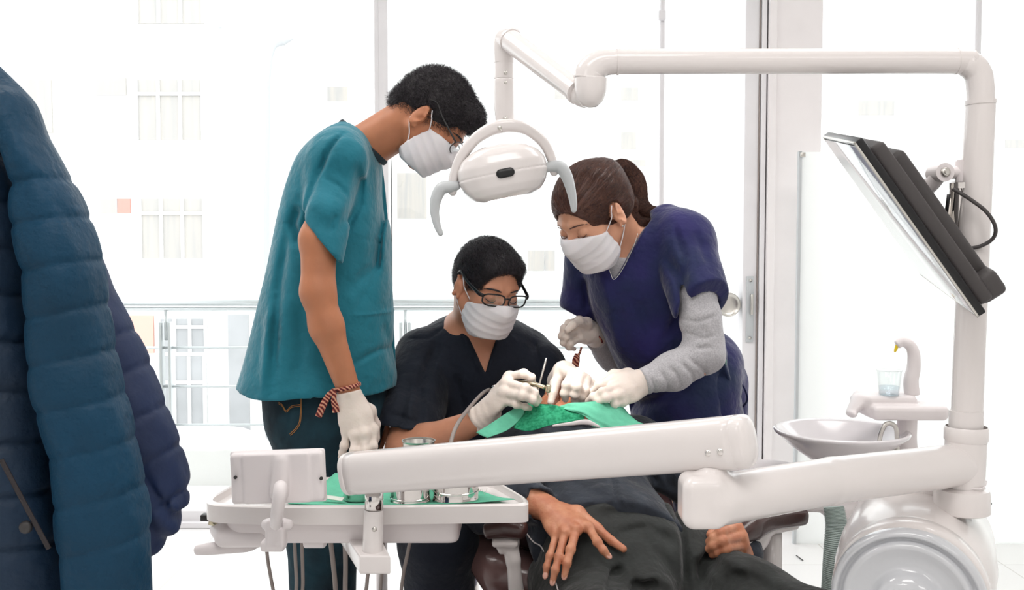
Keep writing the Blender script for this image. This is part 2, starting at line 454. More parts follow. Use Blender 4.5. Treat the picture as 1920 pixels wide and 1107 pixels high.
M_pat = mat('charcoal_sweatshirt', srgb(42, 46, 54), 0.95, bump=0.4, bscale=420, vcol=srgb(54, 60, 70), vscale=16, sheen=0.2, bumps=[(0.6, 12), (0.4, 30)])
M_trs = mat('dark_grey_trousers', srgb(42, 43, 42), 0.9, bump=0.35, bscale=420, vcol=srgb(52, 55, 54), vscale=7, sheen=0.18, bumps=[(0.6, 8), (0.4, 22)])
M_hairA = mat('black_short_hair', srgb(32, 27, 30), 0.55, bump=0.7, bscale=120)
M_hairB = mat('black_grey_hair', srgb(44, 40, 46), 0.5, vcol=srgb(24, 20, 24), vscale=90, bump=0.7, bscale=140)
M_hairC2 = mat('brown_hair_strands', srgb(108, 72, 58), 0.35, vcol=srgb(60, 36, 32), vscale=200)
M_hairB2 = mat('dark_hair_strands', srgb(70, 64, 70), 0.4, vcol=srgb(22, 19, 22), vscale=160)
M_hairC = mat('brown_hair', srgb(66, 40, 36), 0.42, vcol=srgb(96, 62, 50), vscale=60, bump=0.4, bscale=120)
M_puff = mat('navy_quilted_nylon', srgb(4, 54, 80), 0.55, bump=0.5, bscale=22, vary=0.15, vscale=6, spec=0.3, bumps=[(0.5, 60)])
M_puff2 = mat('navy_quilted_nylon_lining', srgb(12, 34, 72), 0.62, bump=0.3, bscale=24, vary=0.12, vscale=6)
M_glass = glass_mat('window_glass', (0.99, 1, 0.995), 0.5)
M_clear = glass_mat('clear_plastic_cup', (0.97, 0.98, 0.98), 1.0)
M_shoe = mat('black_shoe_leather', srgb(26, 26, 28), 0.4)
# ------------------------------------------------------------------ room shell
YW = 4.15                                    # the window wall
def struct(name, geos, m, parent=None, label=None, smooth=False):
    return obj(name, geos, m, parent, smooth=smooth, label=label, kind=None if parent else 'structure')

def tile_mat():
    m = mat('white_floor_tile', (0.83, 0.82, 0.81), 0.22); nt = m.node_tree; N = nt.nodes; L = nt.links; b = N['Principled BSDF']
    tc = N.new('ShaderNodeTexCoord'); br = N.new('ShaderNodeTexBrick'); br.offset = 0
    br.inputs['Color1'].default_value = (0.86, 0.85, 0.84, 1); br.inputs['Color2'].default_value = (0.83, 0.82, 0.815, 1)
    br.inputs['Mortar'].default_value = (0.66, 0.64, 0.62, 1); br.inputs['Scale'].default_value = 1.0
    br.inputs['Mortar Size'].default_value = 0.003; br.inputs['Brick Width'].default_value = 0.6; br.inputs['Row Height'].default_value = 0.6
    L.new(tc.outputs['Object'], br.inputs[0]); L.new(br.outputs[0], b.inputs['Base Color']); return m
M_floor = tile_mat()
struct('floor', box((0, 1.0, -0.05), (6.4, 6.4, 0.1)), M_floor)
struct('ceiling', box((0, 1.0, 2.8), (6.4, 6.4, 0.1)), M_wall)
struct('wall_back', box((0, -2.1, 1.4), (6.4, 0.1, 2.8)), M_wall)
struct('wall_left', box((-3.15, 1.0, 1.4), (0.1, 6.2, 2.8)), M_wall)
struct('wall_right', box((3.15, 1.0, 1.4), (0.1, 6.2, 2.8)), M_wall)
# column between the two window bays
xl, xr = P(1430, 200, YW)[0], P(1527, 200, YW)[0]
struct('wall_column', [box(((xl + xr) / 2, YW + 0.02, 1.375), (xr - xl, 0.24, 2.75), bev=0.004), box((xl + 0.012, YW - 0.1, 1.375), (0.03, 0.03, 2.75), bev=0.003)], M_colm)
# window bays
def window(name, x0, x1, mull, z1=2.72, low=0.02):
    w = thing(name, None, None, ((x0 + x1) / 2, YW, 0)); w['kind'] = 'structure'
    struct('window_frame', [box(((x0 + x1) / 2, YW, low + 0.02), (x1 - x0, 0.09, 0.05), bev=0.004), box(((x0 + x1) / 2, YW, z1), (x1 - x0, 0.09, 0.08), bev=0.004)], M_alu, w)
    for x, wd, dp in mull: struct('mullion', [box((x, YW, z1 / 2), (wd, dp, z1), bev=0.004), box((x - wd * 0.22, YW - dp / 2, z1 / 2), (0.004, 0.006, z1))], M_alu, w)
    xs = [x0] + [q[0] for q in mull] + [x1]
    for a, b in zip(xs[:-1], xs[1:]):
        if b - a > 0.12: struct('window_pane', box(((a + b) / 2, YW + 0.012, z1 / 2), (b - a - 0.01, 0.006, z1 - 0.06)), M_glass, w)
    return w
xm = P(718, 300, YW)[0]; xs2 = P(1237, 200, YW + 0.05)[0]
w1 = window('window_1', -3.1, P(1385, 200, YW)[0], [(xm, 0.056, 0.09), (xs2, 0.02, 0.03)])
struct('pane_latch', box(P(1239, 32, YW) - A_(0, 0.03, 0), (0.03, 0.03, 0.04), bev=0.006), M_alu, w1, smooth=True)
w2 = window('window_2', xr, 3.1, [(P(1830, 50, YW)[0], 0.026, 0.05)])
# sliding door stile, track, lock and round pull
d1 = thing('door_1', None, None, (P(1406, 600, YW)[0], YW, 0)); d1['kind'] = 'structure'
xa, xb = P(1385, 300, YW)[0], P(1430, 300, YW)[0]
struct('door_stile', [box(((xa + xb) / 2 - 0.012, YW - 0.02, 1.375), (0.062, 0.1, 2.75), bev=0.004), box((xb - 0.02, YW - 0.03, 1.375), (0.02, 0.12, 2.75), bev=0.003)], M_alu, d1)
struct('door_seal', box((P(1414, 300, YW)[0], YW - 0.072, 1.375), (0.005, 0.01, 2.75)), M_hose, d1)
lp = P(1398, 578, YW) - A_(0, 0.075, 0)
pl = struct('lock_plate', box(lp, (0.03, 0.008, 0.27), bev=0.003), M_greyp, d1, smooth=True)
struct('lock_lever', box(lp + A_(0.004, -0.012, 0.02), (0.01, 0.022, 0.085), bev=0.003), M_steelb, pl, smooth=True)
struct('lock_screw', [lathe([(0, 0.004), (0.006, 0.003), (0.006, -0.002)], lp + A_(0, -0.005, s * 0.118), (0, -1, 0), 12) for s in (-1, 1)], M_steelb, pl, smooth=True)
kc = P(1360, 570, YW) - A_(0, 0.05, 0)
struct('round_pull', [lathe([(0, 0.0), (0.032, 0.0), (0.046, 0.006), (0.05, 0.012), (0.05, -0.03), (0.02, -0.06)], kc, (0, -1, 0), 40)], M_steelb, d1, smooth=True)
struct('trim_1', box((0, YW - 0.06, 0.012), (6.2, 0.05, 0.024), bev=0.003), M_alu)

# frosted glass screen in front of the right bay
FM = bpy.data.materials.new('frosted_glass'); FM.use_nodes = True
nt = FM.node_tree; b = nt.nodes['Principled BSDF']; b.inputs['Base Color'].default_value = (0.93, 0.94, 0.94, 1); b.inputs['Roughness'].default_value = 0.35
tr = nt.nodes.new('ShaderNodeBsdfTranslucent'); tr.inputs[0].default_value = (0.99, 1.0, 0.99, 1)
mx = nt.nodes.new('ShaderNodeMixShader'); mx.inputs[0].default_value = 0.72
nt.links.new(b.outputs[0], mx.inputs[1]); nt.links.new(tr.outputs[0], mx.inputs[2]); nt.links.new(mx.outputs[0], nt.nodes['Material Output'].inputs[0])
yS = 3.86; x0 = P(1497, 600, yS)[0]; zt = P(1600, 285, yS)[2]
sc = thing('glass_screen', 'tall frosted white glass screen standing behind the rinse bowl', 'glass screen', ((x0 + 2.9) / 2, yS, 0))
obj('frosted_panel', box(((x0 + 3.0) / 2, yS, zt / 2), (3.0 - x0, 0.012, zt), bev=0.002), FM, sc, smooth=False)
obj('edge_channel', box((x0 - 0.004, yS, zt / 2), (0.012, 0.022, zt + 0.004), bev=0.002), M_greyp, sc, smooth=False)
obj('corner_clip', box((x0 + 0.004, yS - 0.012, zt - 0.012), (0.02, 0.012, 0.018), bev=0.002), M_steelb, sc)

# ------------------------------------------------------------------ outside
M_bld = mat('sunlit_white_render', (0.88, 0.88, 0.87), 0.9, vary=0.03, vscale=2)
M_bldw = mat('building_window', srgb(187, 182, 175), 0.5, vcol=srgb(173, 171, 169), vscale=2.4, stretch=(4, 1, 0.3))
M_bldf = mat('building_window_bars', srgb(226, 226, 226), 0.6)
M_red = mat('faded_red_shutter', srgb(222, 150, 140), 0.8)
M_pink = mat('pale_terracotta_shopfront', srgb(226, 176, 162), 0.8)
M_hill = mat('pale_hillside', srgb(216, 218, 216), 1.0, vcol=srgb(226, 220, 216), vscale=0.35)
M_street = mat('pale_asphalt', (0.62, 0.62, 0.62), 0.9, vary=0.05, vscale=1)
M_shop = mat('shop_glass', srgb(168, 170, 172), 0.4, vary=0.1, vscale=2)
struct('street', box((0, 60, -3.1), (160, 110, 0.1)), M_street)
struct('balcony_slab', box((0, 4.62, -0.12), (6.4, 0.84, 0.2)), M_bld)
yR = 4.95
struct('balcony_curb', box((0, yR, 0.04), (6.4, 0.12, 2 * P(300, 838, yR)[2] - 0.08), bev=0.01), M_bld)

rl = thing('balcony_railing', 'pale steel railing with thin bars on the balcony outside the window', 'railing', (0, yR, P(300, 838, yR)[2]))
zr = [P(400, y, yR)[2] for y in (566, 578, 652, 725, 797)]
obj('handrail', [tube([(-3.2, yR, zr[0]), (3.2, yR, zr[0])], 0.021, 16, smooth=False), tube([(-3.2, yR, zr[1] - 0.004), (3.2, yR, zr[1] - 0.004)], 0.009, 12, smooth=False)], M_steel, rl)
for z in zr[2:]: obj('rail_bar', tube([(-3.2, yR, z), (3.2, yR, z)], 0.0065, 10, smooth=False), M_steel, rl)
zb = P(300, 840, yR)[2]
for px in (311, 760, 1215, 1700):
    x = P(px, 600, yR)[0]
    q = obj('railing_post', [box((x - 0.022, yR, (zr[1] - 0.07 + zb) / 2), (0.014, 0.05, zr[1] - 0.07 - zb), bev=0.002), box((x + 0.022, yR, (zr[1] - 0.07 + zb) / 2), (0.014, 0.05, zr[1] - 0.07 - zb), bev=0.002)], M_steel, rl)
    obj('post_stem', tube([(x, yR, zr[1] - 0.16), (x, yR, zr[1])], 0.008, 10, smooth=False), M_steel, q)

def building(label, yb, px0, px1, ytop, wins, depth=6.0, m=None, body='building_wall', bars=True, base=-3.05):
    a, b_ = P(px0, 300, yb)[0], P(px1, 300, yb)[0]; zt_ = P(px0, ytop, yb)[2]
    r = thing('building', label, 'building', ((a + b_) / 2, yb + depth / 2, base))
    obj(body, box(((a + b_) / 2, yb + depth / 2, (zt_ + base) / 2), (b_ - a, depth, zt_ - base)), m or M_bld, r, smooth=False)
    for w in wins:
        x0_, y0_, x1_, y1_ = w[:4]; mm = w[4] if len(w) > 4 else M_bldw
        p, q = P(x0_, y0_, yb), P(x1_, y1_, yb); c = (p + q) / 2
        f = obj('window', box((c[0], yb - 0.01, c[2]), (q[0] - p[0], 0.06, p[2] - q[2])), mm, r, smooth=False)
        if bars and q[0] - p[0] > 0.6:
            W_ = q[0] - p[0]; Hh = p[2] - q[2]
            obj('window_bars', [box((p[0] + W_ * t, yb - 0.05, c[2]), (0.05, 0.03, Hh)) for t in (0.0, 0.33, 0.66, 1.0)] + [box((c[0], yb - 0.058, p[2] - Hh * 0.24), (W_, 0.03, 0.05))], M_bldf, f, smooth=False)
    return r
building('white apartment block with curtained windows seen left of the standing man', 15.0, -260, 476, -500,
         [(257, 150, 383, 263), (257, -60, 383, 45), (264, 373, 386, 485), (180, 147, 238, 179), (187, 373, 222, 400), (222, 373, 246, 400, M_red),
          (215, 592, 290, 662, M_pink), (300, 598, 388, 660, M_shop), (300, 668, 388, 870, M_shop), (424, 590, 470, 850, M_shop), (40, 150, 100, 250)])
building('pale low house with a small window uphill beyond the street lamp', 26.0, 486, 690, 262, [(604, 163, 652, 190), (596, 330, 640, 362), (500, 330, 530, 362), (500, 580, 560, 650, M_pink)], bars=False)
building('pale terraced building with dim window rows beyond the seated man', 30.0, 735, 1232, 90,
         [(1165, 165, 1196, 188), (1165, 248, 1192, 280), (1040, 168, 1070, 186), (990, 470, 1020, 508), (745, 325, 800, 410), (1022, 470, 1040, 508), (1150, 300, 1210, 312)], bars=False)
building('pale building with a faint window beyond the upper right pane', 34.0, 1500, 2100, 170, [(1610, 190, 1676, 216), (1885, 262, 1960, 278)], bars=False)
tag(obj('hillside', sheet([[(-60, 70, -3), (-20, 70, -3), (25, 70, -3), (70, 70, -3)], [(-60, 90, 14), (-20, 95, 19), (25, 95, 24), (70, 90, 16)], [(-60, 130, 20), (-20, 130, 30), (25, 130, 34), (70, 130, 22)]], 0.2, 40, 20, wob=0.8), M_hill), kind='structure')
M_lamp = mat('weathered_grey_metal', srgb(178, 180, 182), 0.7)
pole_ = thing('utility_pole', 'tall thin white pole in front of the apartment block', 'pole', (P(408, 300, 11.8)[0], 11.8, -3.05))
obj('pole_shaft', tube([(P(408, 300, 11.8)[0], 11.8, -3.05), (P(408, 300, 11.8)[0], 11.8, 8)], [0.1, 0.06], 16, smooth=False), M_bldf, pole_)
obj('pole_bracket', box(P(406, 30, 11.8), (0.16, 0.16, 0.3), bev=0.02), M_greyp, pole_)
sl = thing('street_lamp', 'pale street lamp with curved neck beyond the glass', 'street lamp', P(500, 800, 14.4) * A_(1, 1, 0) + A_(0, 0, -3.05))
s0 = P(500, 500, 14.4); obj('lamp_pole', tube([(s0[0], 14.4, -3.05), P(500, 480, 14.4), P(503, 200, 14.4), P(507, 120, 14.4), P(516, 88, 14.4), P(530, 78, 14.4)], [0.05, 0.045, 0.03, 0.025, 0.022, 0.02], 12), M_lamp, sl)
obj('lamp_head', tube([P(518, 84, 14.4), P(530, 76, 14.4), P(546, 72, 14.4)], [0.04, 0.08, 0.035], 16, flat=0.6, rnd=0.04), M_lamp, sl)
# parked car in the street, seen through the railing
cr = thing('car', 'white car parked in the street behind the railing', 'car', A_(P(350, 720, 13.2)[0], 13.2, -3.05))
cx = P(352, 720, 13.2)[0]
obj('car_body', [stack_mesh for stack_mesh in [tube([(cx - 2.1, 13.2, -2.4), (cx - 1.9, 13.2, -2.35), (cx, 13.2, -2.3), (cx + 1.9, 13.2, -2.35), (cx + 2.1, 13.2, -2.45)], [0.35, 0.5, 0.55, 0.5, 0.35], 24, flat=1.5, power=3.5, rnd=0.05),
                 tube([(cx - 1.3, 13.2, -1.95), (cx - 0.7, 13.2, -1.7), (cx + 0.6, 13.2, -1.68), (cx + 1.5, 13.2, -2.0)], [0.2, 0.38, 0.38, 0.15], 24, flat=1.6, power=3, rnd=0.05)]], mat('white_car_paint', srgb(235, 235, 235), 0.3), cr)
obj('car_window', box((cx - 0.05, 12.62, -1.62), (1.5, 0.06, 0.3), bev=0.03), M_shop, cr)
for s in (-1.3, 1.3): obj('wheel', lathe([(0, 0.08), (0.2, 0.1), (0.3, 0.06), (0.32, -0.1), (0.2, -0.12)], (cx + s, 12.5, -2.73), (0, -1, 0), 24), M_mon, cr)
# ------------------------------------------------------------------ dental unit: post, two arms, lamp arm
def screw(c, r=0.006, ax=(0, -1, 0)): return lathe([(0, 0.5 * r), (r * 0.55, 0.45 * r), (r * 0.9, 0.2 * r), (r, 0), (r, -r)], c, ax, 16)
dP = 1.68
unit_ = thing('dental_unit', 'white dental unit with upright post and jointed arms on a round base', 'dental unit', (P(1805, 950, dP)[0], dP, 0))
pt = lambda x, y: P(x, y, dP)
obj('post', [tube([pt(1812, 800), pt(1820, 600), pt(1832, 330), pt(1839, 190)], [0.0255, 0.0252, 0.0245, 0.0235], 32),
             tube([pt(1811, 806), pt(1811.5, 770)], 0.0275, 32, smooth=False)], M_plast, unit_, auto=40)
ov = obj('overhead_tube', tube([pt(1838.5, 200), pt(1838, 165), pt(1833, 137), pt(1816, 120), pt(1790, 115), pt(1500, 115), pt(1200, 115.5), pt(1150, 116), pt(1125, 120), pt(1108, 134), pt(1104, 150)],
     [0.0222, 0.0222, 0.0222, 0.0222, 0.0208, 0.0208, 0.0208, 0.0208, 0.0235, 0.0255, 0.0265], 32, samples=120), M_plast, unit_)
for g_ in (tube([pt(1838.6, 196), pt(1838.4, 188)], 0.0248, 32, smooth=False), tube([pt(1160, 116), pt(1156, 116)], 0.0222, 32, smooth=False), tube([pt(1795, 115), pt(1792, 115)], 0.0217, 32, smooth=False)): obj('tube_collar', g_, M_plast, ov, auto=40)
obj('elbow_cap', lathe([(0, -0.046), (0.012, -0.044), (0.022, -0.034), (0.0268, -0.018), (0.0275, 0), (0.0275, 0.003), (0.0262, 0.0035)], P(1108, 150, dP), (0.05, 0, 1), 40), M_plast, ov)
# the lower arm, post to elbow
dE = 1.39
sw = obj('lower_arm_socket', [lathe([(0.033, 0.0), (0.0355, -0.004), (0.0355, -0.022), (0.033, -0.026)], pt(1812, 800), (0, 0, 1), 40),
       tube([pt(1811, 828), pt(1806, 925)], [0.0335, 0.0335], 40, smooth=False),
       lathe([(0.034, 0.03), (0.043, 0.026), (0.045, 0.02), (0.046, -0.012), (0.044, -0.014)], pt(1803, 945), (0, 0, 1), 48)], M_plast, unit_, auto=45)
S = Shape(.02)
LA = [P(1318, 938, dE), P(1560, 902, 1.54), P(1800, 872, dP)]
for i_ in range(2): S.u(seg(LA[i_] + (A_(.02, 0, 0) if i_ == 0 else 0), LA[i_ + 1], .0365, .036), .004)
S.u(rbox(P(1316, 937, dE), (.062, .07, .0745), frame_from(A_(0, 0, 1), (0, 1, 0)), .017), .006)
S.u(seg(P(1338, 925, dE + .005), P(1338, 888, dE + .005), .027, .0175), .016); S.cut(plane(P(1338, 876, dE), (0, 0, 1)), .002)
grow('lower_arm', S, .0022, M_plast, unit_, relax=2)
obj('elbow_pin', tube([P(1338, 900, dE + .01), P(1338, 860, dE + .01)], 0.0135, 32, smooth=False), M_chrome, unit_, label='bright steel elbow pin')
# the spring arm, elbow to tray
pL, pR = P(660, 888, 1.75), P(1385, 829, 1.385)
sa = obj('upper_arm', tube([pL, P(900, 868.5, 1.62), P(1150, 848, 1.5), pR], [0.0372, 0.0375, 0.0375, 0.0375], 44, samples=40, up=(0, 0, 1), power=3.0, flat=0.8), M_plast, unit_)
ax = unit(pR - pL)
obj('arm_end_cap', [tube([pR - ax * 0.002, pR + ax * 0.010], [0.0376, 0.0374], 44, smooth=False, up=(0, 0, 1), power=3.0, flat=0.8, rnd=0.014)], M_plast, sa)
obj('arm_end_cap', [tube([pL + ax * 0.002, pL - ax * 0.004], [0.0376, 0.0374], 44, smooth=False, up=(0, 0, 1), power=3.0, flat=0.82, rnd=0.009)], M_plast, sa)
obj('arm_screw', screw(P(690, 909, 1.735 - .031), 0.0065), M_chrome, sa)
for x, y in ((1329, 850), (1352, 848)): obj('arm_screw', screw(P(x, y, 1.385 + (1385 - x) * .00048 - 0.0318), 0.0055), M_chrome, sa)
# round base drum
axd = unit((-0.42, -0.9, 0.0)); cD = P(1703, 1128, 1.56)
obj('base_drum', [lathe([(0.02, 0.0), (0.10, -0.004), (0.117, -0.014), (0.121, -0.03), (0.121, -0.06), (0.117, -0.068), (0.119, -0.074), (0.128, -0.12), (0.132, -0.2), (0.13, -0.34), (0.12, -0.37), (0.0, -0.375)], cD, axd, 96),
                  box(cD - axd * 0.22 + A_(0, 0, 0.105), (0.14, 0.16, 0.06), frame_from(axd), 0.03, 4)], M_plast, unit_, auto=50)
obj('drum_cover', lathe([(0.0, 0.016), (0.03, 0.015), (0.042, 0.010), (0.048, 0.0), (0.052, -0.008), (0.060, -0.010), (0.080, -0.002), (0.088, 0.004), (0.0925, 0.006), (0.097, 0.003), (0.1, -0.006), (0.1025, -0.009), (0.105, -0.006), (0.108, 0.002), (0.112, 0.003), (0.1165, -0.005), (0.118, -0.016)], cD + axd * 0.016, axd, 96),
    mat('clear_wrapped_grey_enamel', srgb(206, 208, 212), 0.12, coat=0.6, bump=0.1, bscale=14), unit_, label='glossy pale grey stepped round cover')
obj('floor_pedestal', [box((cD[0] + 0.16, cD[1] + 0.22, 0.26), (0.24, 0.3, 0.52), ROOM, 0.03, 4), box((cD[0] + 0.05, cD[1] + 0.3, 0.03), (0.5, 0.6, 0.06), ROOM, 0.025, 4)], M_plast, unit_, auto=40)
tag(obj('power_cable', tube([pt(1846, 575) + A_(0, .03, 0), pt(1842, 700) + A_(0, .035, 0), pt(1843, 850) + A_(0, .04, 0), pt(1850, 910) + A_(0, .05, 0), pt(1868, 940) + A_(0, .06, 0), pt(1893, 966) + A_(0, .07, 0)], [0.003, 0.003, 0.0035, 0.004, 0.004, 0.004], 12), M_black),
    'black cable running down behind the white post to the round base', 'cable')
tag(obj('cable_tie', [tube([pt(1778 + 72 * t, 905 + 3 * math.sin(3.14 * t)) - A_(0, 0.036 * math.sin(3.14 * t), 0) for t in np.linspace(0, 1, 7)], 0.0012, 8), tube([pt(1850, 904), pt(1853, 902) + A_(0, 0.05, 0)], 0.0012, 8)], M_plast2), 'thin white zip tie round the post above its base ring', 'cable tie')

# ---- operating lamp
dj = 1.70; dl = 1.92
lam = thing('operating_lamp', 'white dental operating lamp with two grey curved handles on a jointed arm', 'lamp', P(945, 330, dl))
j0, j1 = P(1082, 172, dj), P(957, 76, dl - 0.02)
obj('lamp_arm', tube([j0, j1], [0.0195, 0.0215], 40, smooth=False), M_plast, lam, auto=40)
ad = unit(j1 - j0)
obj('arm_knuckle', [tube([j1 - ad * .004, j1 + ad * 0.002], 0.0232, 40, smooth=False), tube([j1 + ad * 0.002, P(947, 76, dl), P(945, 90, dl), P(945, 118, dl)], [0.0215, 0.0215, 0.0205, 0.019], 36, rnd=0.0), tube([P(966, 68, dl), P(945, 78, dl)], [.018, .0215], 32, smooth=False, rnd=0.012)], M_plast, lam, auto=45)
obj('arm_knuckle', [tube([j0 - ad * .004, j0 + ad * .003], 0.0212, 40, smooth=False), tube([j0 - ad * .003, P(1095, 178, dj), P(1106, 172, dj - .005)], [0.0195, 0.0215, 0.0195], 36, rnd=0.012)], M_plast, lam, auto=45)
st = obj('lamp_stem', [tube([P(945, 112, dl), P(945, 148, dl)], 0.0185, 36, smooth=False)], M_plast, lam, auto=40)
obj('lamp_stem', [tube([P(945, 151, dl), P(945.5, 200, dl), P(947, 228, dl)], [0.0192, 0.0192, 0.0175], 36, rnd=0.008)], M_plast, lam, auto=40)
obj('stem_neck', tube([P(945, 146, dl), P(945, 153, dl)], 0.0165, 24, smooth=False), M_dark, st)
for y, r in ((140, .004), (158, .0035), (225, .0045)): obj('set_screw', screw(P(948, y, dl) - A_(0, 0.0185, 0), r), M_steelb, st)
# yoke
yc = P(944, 345, dl); tilt = math.radians(11)
def yk(t, a=0.099, h=0.108):
    c_, s_ = math.cos(t), math.sin(t); x, z = a * c_, h * s_
    return yc + A_(x * math.cos(tilt) - z * math.sin(tilt) * 0.25, -0.012 * s_, x * math.sin(tilt) + z)
yo = obj('yoke', tube([yk(math.radians(a)) for a in (178, 165, 145, 122, 104, 90, 76, 58, 35, 15, 2)], [.011, .0125, .0135, .0145, .0165, .0175, .0165, .0145, .0135, .0125, .011], 28, up=(0, -1, 0), flat=0.75, power=2.6, rnd=0.008), M_plast, lam)
obj('set_screw', [screw(yk(math.radians(91)) - A_(0, 0.016, 0.004), 0.005), tube([yk(math.radians(91)) - A_(0, .02, .006), yk(math.radians(90)) - A_(-0.004, .02, .014)], 0.001, 8, smooth=False)], M_steelb, yo)
# head
MH = np.array([[math.cos(tilt), 0, -math.sin(tilt)], [0, 1, 0], [math.sin(tilt), 0, math.cos(tilt)]])
hc = P(942, 322, dl)
S = Shape(0.012)
S.u(stack([(-0.052, 0, 0, .045, .035), (-0.046, 0, 0, .065, .05), (-.03, 0, 0, .079, .06), (-0.01, 0, 0, .0865, .066), (.012, 0, 0, .085, .067), (.03, 0, 0, .074, .06), (.043, 0, 0, .055, .05), (.05, 0, 0, .032, .03)], hc, MH, 2.9, 1))
S.disp((lambda p: 0.0016 * np.exp(-((((p - hc) @ MH)[:, 2] + 0.006) / 0.0012) ** 2), A_(-9, -9, -9), A_(9, 9, 9)))
hd = grow('lamp_head', S, 0.0016, M_plast, lam, relax=2)
sl_ = P(948, 329, dl) - A_(0, 0.066, 0)
obj('indicator_window', tube([sl_ - MH[:, 0] * 0.009, sl_ + MH[:, 0] * 0.009], 0.0085, 24, smooth=False, flat=0.5, up=(0, 0, 1), rnd=0.0085), M_black, hd, label='black oval indicator window')
for s, pts, r in (('l', [(858, 348), (845, 350), (828, 354), (818, 372), (815, 395), (819, 420), (826, 438)], [.011, .014, .0155, .014, .0112, .009, .0068]),
                  ('r', [(1020, 316), (1038, 312), (1052, 315), (1063, 332), (1071, 358), (1075, 380), (1076, 394)], [.011, .014, .0155, .014, .0112, .009, .0068])):
    obj('lamp_handle', tube([P(x, y, dl - 0.01) for x, y in pts], r, 24, flat=0.8, up=(0, -1, 0), rnd=0.005), M_greyp, lam, label='pale grey curved handle')

# the lamp's light window and its beam towards the mouth
lc = hc + A_(0.004, 0.03, -0.052); ld = unit(P(1060, 752, 2.25) - lc)
EM = mat('lit_lamp_window', (1, .97, .92), .3); eb = EM.node_tree.nodes['Principled BSDF']; eb.inputs['Emission Color'].default_value = (1, .96, .9, 1); eb.inputs['Emission Strength'].default_value = 6
obj('light_window', lathe([(0, .002), (.03, .001), (.034, -.004)], lc, ld, 40), EM, lam, label='lit round window underneath')
sp_ = bpy.data.lights.new('lamp_beam', 'SPOT'); sp_.energy = 9; sp_.spot_size = math.radians(34); sp_.spot_blend = .6; sp_.shadow_soft_size = .03; sp_.color = (1, .96, .9)
so_ = bpy.data.objects.new('lamp_beam', sp_); so_.location = tuple(lc + ld * .012); so_.rotation_euler = Vector(ld).to_track_quat('-Z', 'Y').to_euler(); col.objects.link(so_)

# ---- patient monitor on the post
mo = thing('monitor', 'dark flat monitor tilted face down, clamped to the white post', 'monitor', P(1750, 430, 1.75))
c00, c01 = P(1601, 268, 1.55), P(1834, 596, 1.55); far = P(1537, 246, 1.95) - P(1600, 262, 1.55)
e1 = unit(c01 - c00); e2 = unit(far - e1 * (far @ e1)); L1 = np.linalg.norm(c01 - c00); L2_ = 0.405; nn = np.cross(e1, e2); nn = nn if nn[0] > 0 else -nn  # nn points to the back (right, up)
MM = np.stack([e1, e2, nn], 1); cc = c00 + e1 * L1 / 2 + e2 * L2_ / 2
obj('bezel', box(cc + nn * 0.008, (L1, L2_, 0.014), MM, 0.003), M_black, mo, auto=40)
obj('screen', box(cc - nn * 0.0003, (L1 - 0.014, L2_ - 0.014, 0.002), MM, 0.0005), mat('glossy_screen', srgb(196, 200, 204), 0.06, coat=1.0), mo, label='glossy screen with a pale painted reflection')  # the white reflection is put into the screen's pale base colour
obj('bezel_rim', [box(cc + e1 * s * (L1 / 2 - .002) + nn * 0.001, (0.004, L2_, 0.004), MM, 0.001) for s in (-1, 1)] + [box(cc + e2 * s * (L2_ / 2 - .002) + nn * 0.001, (L1, 0.004, 0.004), MM, 0.001) for s in (-1, 1)], M_steelb, mo)
hs = obj('back_housing', [box(cc + nn * 0.026 + e1 * 0.008, (L1 - 0.03, L2_ - 0.03, 0.026), MM, 0.008, 3), box(cc + nn * 0.046 + e1 * 0.02, (L1 * 0.78, L2_ * 0.72, 0.03), MM, 0.01, 3), box(cc + nn * 0.042 + e1 * (L1 * 0.43), (0.045, L2_ - 0.05, 0.044), MM, 0.01, 3)], M_mon, mo, auto=40)
bc = cc + nn * 0.064
mp_ = obj('mount_plate', [box(bc + e1 * 0.01, (0.13, 0.1, 0.003), MM, 0.001)], M_steelb, mo)
jk = P(1762, 325, 1.70); ck = P(1806, 322, 1.69)
obj('mount_arm', [tube([bc + e1 * -0.01, bc * 0.45 + jk * 0.55, jk], [0.018, 0.013, 0.014], 20, smooth=False), tube([jk - A_(0, 0.022, 0), jk + A_(0, 0.022, 0)], 0.0155, 28, smooth=False), tube([jk, ck], [0.011, 0.011], 20, smooth=False), tube([ck + A_(0, 0, 0.017), ck - A_(0, 0, 0.018)], 0.0125, 28, smooth=False), tube([ck + A_(0, 0, 0.0195), ck + A_(0, 0, 0.017)], 0.0105, 28, smooth=False)], M_plast2, mo, auto=40)
obj('pivot_bolt', [screw(jk - A_(0, 0.023, 0), 0.0085), tube([jk - A_(0, 0.026, 0), jk - A_(0, 0.03, 0)], 0.004, 6, smooth=False)], M_steelb, mo, auto=40)
obj('mount_tube', [tube([P(1801, 343, 1.69), P(1789, 470, 1.72)], 0.0165, 28, smooth=False), tube([P(1801, 343, 1.69), P(1801, 354, 1.69)], 0.018, 28, smooth=False)], M_chrome, mo, auto=40)
tag(obj('signal_cable', tube([P(1787, 355, 1.66), P(1800, 362, 1.65), P(1825, 378, 1.64), P(1850, 398, 1.63), P(1866, 425, 1.63), P(1862, 447, 1.64), P(1838, 462, 1.65), P(1808, 467, 1.66), P(1788, 468, 1.67)], 0.0032, 12), M_mon), 'dark looped cable plugged into the back of the tilted monitor', 'cable')
obj('cable_stub', tube([P(1779, 365, 1.68), P(1774, 400, 1.69)], 0.003, 10, smooth=False), M_black, mo)

